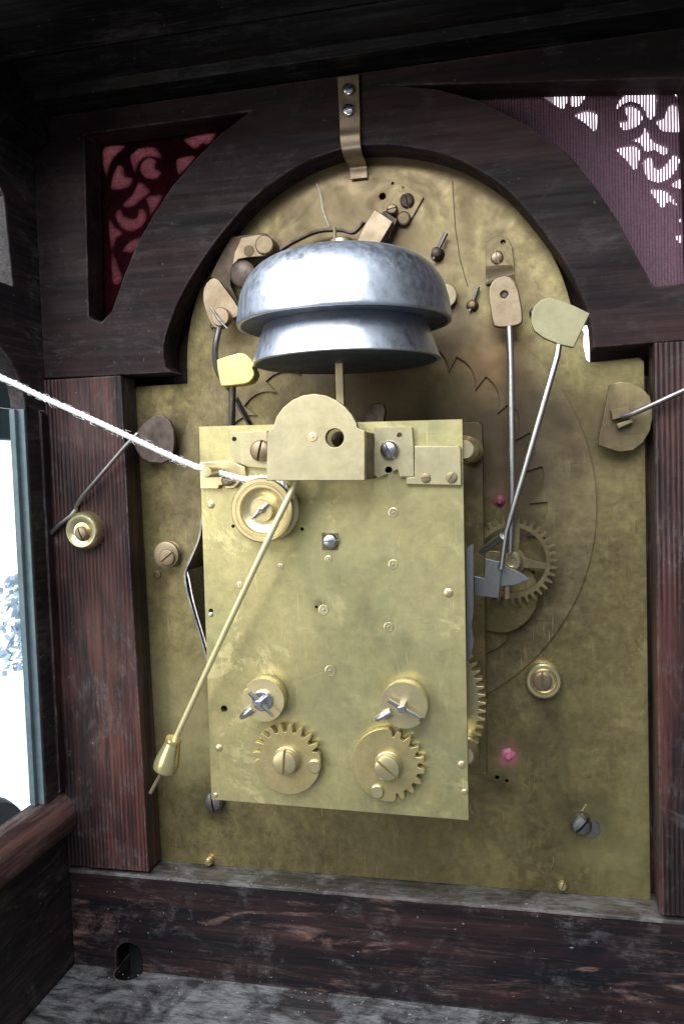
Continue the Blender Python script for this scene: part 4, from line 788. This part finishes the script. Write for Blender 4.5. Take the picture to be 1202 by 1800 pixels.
# left side leaf spring and lever
ls = thing('leaf_spring', 'bowed grey steel leaf spring at the left edge of the movement', 'leaf spring', [(-45.84, -46, 89.62)][0])
sp_ = [tuple(v) for v in spline([Vector(p) for p in [(-43.91, 141.93), (-44.97, 134.51), (-46.38, 127.58), (-49.05, 121.85), (-51.08, 118.01), (-51.57, 115.55), (-51.03, 110.97), (-49.59, 105.34), (-47.34, 97.25), (-45.11, 88.46)]], 5)]
MB().strip(sp_, -47, -33, 0.55).build('bowed_leaf', M_GREY, ls)
sp2 = [tuple(v) for v in spline([Vector(p) for p in [(-51.12, 117.31), (-50.48, 114.84), (-49.61, 109.22), (-48.19, 103.24), (-46.26, 96.21), (-44.68, 89.88)]], 5)]
MB().strip(sp2, -46.4, -34, 0.4).build('inner_leaf', M_STEEL, ls)
o = MB().prism(chaikin([(-53.01, 118.59), (-47.43, 120.04), (-47.84, 110.36), (-52.5, 112.23), (-53.97, 114.85)], 2), -33, -28.5).build('brass_cam', M_BROWN, None, bevel=0.3, loc=[(-49.65, -31, 114.09)][0]); tag(o, 'small brass cam behind the left edge of the movement plate', 'cam')
# great wheel between the plates
gc = (6.69, 74.84); kg = 18.1 / 100
gw = thing('great_wheel', 'large toothed brass wheel between the plates, showing only its right rim', 'gear wheel', p3(gc, -31))
MB().prism(toothed(gc, 161 * kg, 173 * kg, 78, 0.0, 0.32, 0.2), -33.2, -29.4, [circ(gc, 140 * kg, 48)]).build('toothed_rim', M_GOLD, gw, bevel=0.12)
MB().prism(circ(gc, 139.6 * kg, 48), -32.4, -30.2).build('wheel_web', M_COCK, gw)
MB().lathe(p3(gc, 0), [(2.2, -16), (2.2, -46.5)], 16).build('arbor', M_GREY, gw)

# ------------------------------------------------------------------ parts that turn on the back plate
# cord pulley
pc = (-22.72, 136.01); kp = 16.28 / 100
pu = thing('cord_pulley', 'grooved brass pulley with turned rings, the cord led onto it', 'pulley', p3(pc, -50))
MB().lathe(p3(pc, 0), [(56 * kp, -50.15), (58 * kp, -50.5), (58 * kp, -51.6), (50 * kp, -52.4), (50 * kp, -54.6), (57 * kp, -55.6), (57.5 * kp, -56.6), (55 * kp, -57.1), (50 * kp, -57.1), (48.5 * kp, -56.6), (46.5 * kp, -56.6), (45 * kp, -57.0), (41 * kp, -57.0), (39 * kp, -56.2), (30 * kp, -55.5), (26 * kp, -55.3), (24 * kp, -55.3), (20 * kp, -55.3)], 64).build('turned_drum', M_GOLD, pu)
hp_ = (-22.1, 136.03)
MB().lathe(p3(pc, 0), [(20 * kp, -55.0), (20 * kp, -57.2), (18.5 * kp, -57.6), (0, -57.6)], 32).build('hub', M_GOLD, pu)
q = (-22.28, 136.09); MB().lathe(p3(pc, 0), [(5.5 * kp, -57.3), (5 * kp, -59.4), (3 * kp, -60.0), (0, -60.1)], 16).build('arbor_end', M_STEEL, pu)
a = math.radians(40); d = Vector((math.cos(a), 0, math.sin(a))); c = Vector(p3(pc, -58.3)); MB().tube([c - d * 22 * kp, c + d * 20 * kp], [0.38, 0.55], 8).build('cross_pin', M_STEEL, pu)
# two discs with cross pins
def pin_disc(c, Rr, kk, pin_deg, hole, label, finger, washer):
    t = thing('pinned_disc', label, 'disc', p3(c, -50), 'pinned brass discs above the toothed wheels')
    nb = 7.5; ncx = (c[0] + Rr * 0.98 * math.cos(math.radians(hole)), c[1] + Rr * 0.98 * math.sin(math.radians(hole)))
    disc_o = arc(c, Rr, hole + nb, hole + 360 - nb, 56) + arc(ncx, Rr * 0.125, hole - 84, hole - 276, 8)
    MB().lathe(p3(c, 0), [(Rr * 0.95, -50.1), (Rr, -50.6), (Rr, -52.3), (Rr * 0.95, -52.5)], 44).build('disc_base', M_COCK, t)
    MB().prism(disc_o, -54.6, -52.55).build('disc', M_GOLD, t, bevel=0.22)
    if washer: MB().lathe(p3(c, 0), [(Rr * 0.48, -54.5), (Rr * 0.48, -55.2), (Rr * 0.42, -55.5), (0, -55.5)], 28).build('steel_washer', M_STEEL, t)
    s_ = Rr * 0.17
    m = MB()
    for yy0, yy1, ss in ((-54.4, -58.6, 1.0), (-58.6, -59.3, 0.7)):
        pass
    m.prism([(c[0] + s_ * 1.25 * math.cos(math.radians(pin_deg + 90 * q)), c[1] + s_ * 1.25 * math.sin(math.radians(pin_deg + 90 * q))) for q in range(4)], -58.8, -54.4); m.build('square_arbor', M_STEEL, t, bevel=0.3)
    a = math.radians(pin_deg); d = Vector((math.cos(a), 0, math.sin(a))); p = Vector(p3(c, -57.4))
    MB().tube([p - d * Rr * 0.86, p, p + d * Rr * 0.66], [0.34, 0.55, 0.62], 10).build('cross_pin', M_STEEL, t)
    a = math.radians(finger); d = Vector((math.cos(a), 0, math.sin(a))); p = Vector(p3(c, -54.9))
    MB().tube([p + d * Rr * 0.62, p + d * Rr * 0.9, p + d * Rr * 1.25, p + d * Rr * 1.38], [1.15, 1.3, 0.95, 0.55], 12).build('steel_finger', M_STEEL, t)
    return t
cL = (-25.37, 80.16); cR = (16.24, 79.99)
pin_disc(cL, 6.44, 0, 136, 146, 'brass disc with steel washer and cross pin above the left toothed wheel', 218, True)
pin_disc(cR, 6.68, 0, 152, -40, 'brass disc with square arbor and cross pin above the right toothed wheel', 208, False)
# stop wheels
def stop_outline(c, k, root, tip, lobe, pitch, teeth):
    o = []; a_first, a_last = teeth[0], teeth[-1]
    for a in teeth:
        for rr_, t in ((root, -0.36), (tip * 0.92, -0.22), (tip * 0.985, -0.13), (tip, 0), (tip * 0.985, 0.13), (tip * 0.92, 0.22), (root, 0.36)):
            b = math.radians(a + pitch * t); o.append((c[0] + k * rr_ * math.cos(b), c[1] + k * rr_ * math.sin(b)))
    s_ = a_last + pitch * 0.62; e = a_first + 360 - pitch * 0.62
    o += [(c[0] + k * root * math.cos(math.radians(s_ - 3)), c[1] + k * root * math.sin(math.radians(s_ - 3)))]
    o += [(c[0] + k * lobe * 0.95 * math.cos(math.radians(s_)), c[1] + k * lobe * 0.95 * math.sin(math.radians(s_)))]
    o += arc(c, k * lobe, s_ + 5, e - 5, 44)
    o += [(c[0] + k * lobe * 0.95 * math.cos(math.radians(e)), c[1] + k * lobe * 0.95 * math.sin(math.radians(e))), (c[0] + k * root * math.cos(math.radians(e + 3)), c[1] + k * root * math.sin(math.radians(e + 3)))]
    return o
def stop_wheel(c, k, teeth, pitch, label, slot, plug_deg, root, tip, lobe):
    t = thing('stop_wheel', label, 'gear wheel', p3(c, -50), 'partly toothed stop wheels on the movement plate')
    MB().prism(stop_outline(c, k, root, tip, lobe, pitch, teeth), -52.6, -50.6).build('toothed_disc', M_WHEEL, t, bevel=0.2)
    MB().lathe(p3(c, 0), [(24 * k, -50.1), (24 * k, -53.0), (22.5 * k, -53.2), (22.5 * k, -54.2)], 36).build('collar', M_COCK, t)
    screw(c, -53.6, 21.5 * k, 1.9, slot, M_GOLD, t, dome=0.05)
    b = math.radians(plug_deg); pc_ = (c[0] + k * 50 * math.cos(b), c[1] + k * 50 * math.sin(b))
    MB().lathe(p3(pc_, 0), [(11.5 * k, -52.3), (11.5 * k, -53.1), (10 * k, -53.35), (0, -53.35)], 24).build('plug', M_GOLD, t)
    return t
g1 = (-19.35, 61.79); k1 = 17.14 / 100
stop_wheel(g1, k1, [28 + 18 * i for i in range(9)], 18, 'brass stop wheel at lower left with its teeth uppermost', 86, -9, 49, 63, 60)
g2 = (10.98, 61.74)
stop_wheel(g2, k1, [-67 + 19.7 * i for i in range(8)], 19.7, 'brass stop wheel at lower right with its teeth facing right', -40, -114, 49.5, 61.5, 62.5)

# ------------------------------------------------------------------ pendulum
pe = thing('pendulum', 'thin brass pendulum rod slanting down to a small pear-shaped bob', 'pendulum', [(-8.02, -60, 149.66)][0])
MB().tube([(-7.52, -58.5, 152.02), (-11.38, -60.5, 143.6), (-18, -62, 130.96), (-32.96, -61, 103.35), (-51.99, -58, 68.42)], [0.9, 0.9, 0.88, 0.88, 0.85], 12).build('rod', M_ROD, pe)
b0 = Vector([(-52.33, -58, 68.75)][0]); b1 = Vector([(-56.19, -57.4, 58.33)][0]); ax = (b1 - b0); LB = ax.length
MB().lathe(b0, [(1.0, -0.3), (2.3, 0), (2.45, LB * 0.06), (2.25, LB * 0.12), (2.75, LB * 0.3), (3.45, LB * 0.58), (3.75, LB * 0.78), (3.6, LB * 0.92), (3.0, LB * 0.99), (1.2, LB * 1.02), (0.9, LB * 0.97)], 32, axis=ax).build('bob', M_BOB, pe)
MB().tube([(-55.91, -57.5, 59.43), (-58.54, -57.4, 55.43), (-60.95, -57.4, 51.45)], [0.7, 0.65, 0.6], 10).build('threaded_tip', M_TAN, pe)

# ------------------------------------------------------------------ bells on their stand
def bell(label, X, Z, R, H, prof, nut=False):
    t = thing('clock_bell', label, 'bell', (X, -40, Z), 'nested clock bells')
    outer = [(r * R, h * H) for r, h in prof]; th_ = 1.1
    inner_ = [(max(r * R - th_ * (0.4 + 0.6 * (r > 0.5)), 0.2), h * H - th_ * (1 if r < 0.9 else 0.2)) for r, h in prof[1:]]
    MB().lathe((X, -40, Z), list(reversed(outer)) + [(outer[0][0] - 0.5, outer[0][1] - 0.15), (inner_[0][0], inner_[0][1] + 0.1)], 96, axis=(0, 0, 1)).build('bell_cup', M_BELL, t, angle=60)
    MB().lathe((X, -40, Z), inner_, 96, axis=(0, 0, 1)).build('bell_inside', M_BELLIN, t, angle=60)
    return t
upp = [(tuple(v)) for v in spline([Vector(p) for p in ((1.0, 0.0), (1.005, 0.04), (0.995, 0.16), (0.975, 0.34), (0.925, 0.55), (0.83, 0.74), (0.68, 0.88), (0.46, 0.965), (0.22, 0.995), (0.03, 1.0))], 6)]
lowp = [(tuple(v)) for v in spline([Vector(p) for p in ((1.0, 0.0), (1.0, 0.03), (0.965, 0.20), (0.925, 0.42), (0.88, 0.62), (0.82, 0.80), (0.68, 0.94), (0.4, 1.0), (0.03, 1.01))], 6)]
b_up = bell('larger upper grey metal bell, broadly domed', -0.6, 189.6, 31.6, 21.3, upp)
b_lo = bell('smaller lower grey metal bell nested under the larger one', -0.3, 178.6, 27.8, 16.0, lowp)
bs = thing('bell_stand', 'flat brass bell standard rising behind the arched cock, with a pinned top nut', 'bell stand', [(-2.95, -40, 154.67)][0])
xz = (-2.33, 168.21)
MB().box(xz[0] - 1.25, xz[0] + 1.15, -41, -39.2, 150, 198).build('standard', M_GOLD, bs, bevel=0.25)
MB().lathe((-0.6, -40, 210.7), [(6.0, 0), (5.8, 1.0), (3.8, 1.5), (3.6, 1.8), (3.6, 3.6), (3.2, 4.0), (0, 4.1)], 28, axis=(0, 0, 1)).build('top_nut', M_GOLD, bs)
MB().tube([(-1.8, -43, 213.0), (-1.9, -43.4, 217.6)], [0.5, 0.45], 8).build('cross_pin', M_TAN, bs)
MB().lathe((-0.6, -40, 196), [(1.2, 0), (1.2, 15)], 14, axis=(0, 0, 1)).build('spindle', M_STEEL, bs)

# ------------------------------------------------------------------ cord
pts = [Vector(p) for p in [(-105.38, -74, 182.29), (-95.74, -70, 176.7), (-83.43, -67, 170.14), (-66.05, -63.5, 161.4), (-50.85, -59, 153.22), (-42.34, -56.6, 149.16), (-35.94, -55.2, 147.13), (-28.46, -54.4, 145.08)]]
pts.append(Vector((pc[0] + 0.5, -53.6, pc[1] + 55.5 * kp))); pts.append(Vector((pc[0] + 30 * kp, -53.5, pc[1] + 46 * kp))); pts.append(Vector((pc[0] + 52 * kp, -53.5, pc[1] + 20 * kp)))
cp = spline(pts, 26)
cd = thing('pull_cord', 'white twisted cord stretched from the pulley to the upper left', 'cord', pts[-4])
t_acc = 0.0; strands = [[], [], []]; u = Vector((0, 1, 0)); fib = MB(); rnd = random.Random(9)
for i, p in enumerate(cp):
    t = (cp[min(i + 1, len(cp) - 1)] - cp[max(i - 1, 0)]).normalized(); u = (u - t * u.dot(t)).normalized(); v = t.cross(u)
    if i: t_acc += (p - cp[i - 1]).length
    for k in range(3):
        a = 2 * PI * (t_acc / 4.6 + k / 3); strands[k].append(p + (u * math.cos(a) + v * math.sin(a)) * 0.40)
    for _ in range(2):
        if rnd.random() < 0.38:
            a = rnd.uniform(0, 2 * PI); d = (u * math.cos(a) + v * math.sin(a)); q = p + d * 0.85
            fib.tube([q, q + d * rnd.uniform(0.2, 0.7) + t * rnd.uniform(-1.2, 1.2), q + d * rnd.uniform(0.2, 0.9) + t * rnd.uniform(-2.0, 2.0)], [0.05, 0.045, 0.02], 4, cap=False)
for k in range(3): MB().tube(strands[k], 0.52, 8).build('strand', M_CORDM, cd)
stuff(fib.build('loose_fibres', M_CORDM, cd))

# ------------------------------------------------------------------ dust and crumbs on the woodwork
m = MB(); rnd = random.Random(21)
def fleck(c, s_):
    a = rnd.uniform(0, PI); h = s_ * rnd.uniform(0.3, 0.7); e = rnd.uniform(1, 2.2)
    u = Vector((math.cos(a), math.sin(a), 0)) * s_ * e; v = Vector((-math.sin(a), math.cos(a), 0)) * s_
    c = Vector(c); m.add([c + u, c + v, c - u, c - v, c + Vector((0, 0, h))], [(0, 1, 4), (1, 2, 4), (2, 3, 4), (3, 0, 4), (3, 2, 1, 0)])
for k in range(200): fleck((rnd.uniform(-100, 90), rnd.uniform(-11, -0.6), 0.12), rnd.choice((0.08, 0.12, 0.16, 0.26)))
for k in range(220): fleck((rnd.uniform(-118, 110), -11.2 - abs(rnd.gauss(0, 9)), -36.98), rnd.choice((0.08, 0.1, 0.14, 0.2, 0.3)))
o = m.build('dust', M_DUST, None, smooth=False, loc=(0, -11, 0)); stuff(o, 'pale dust and crumbs on the ledge and floor of the case')
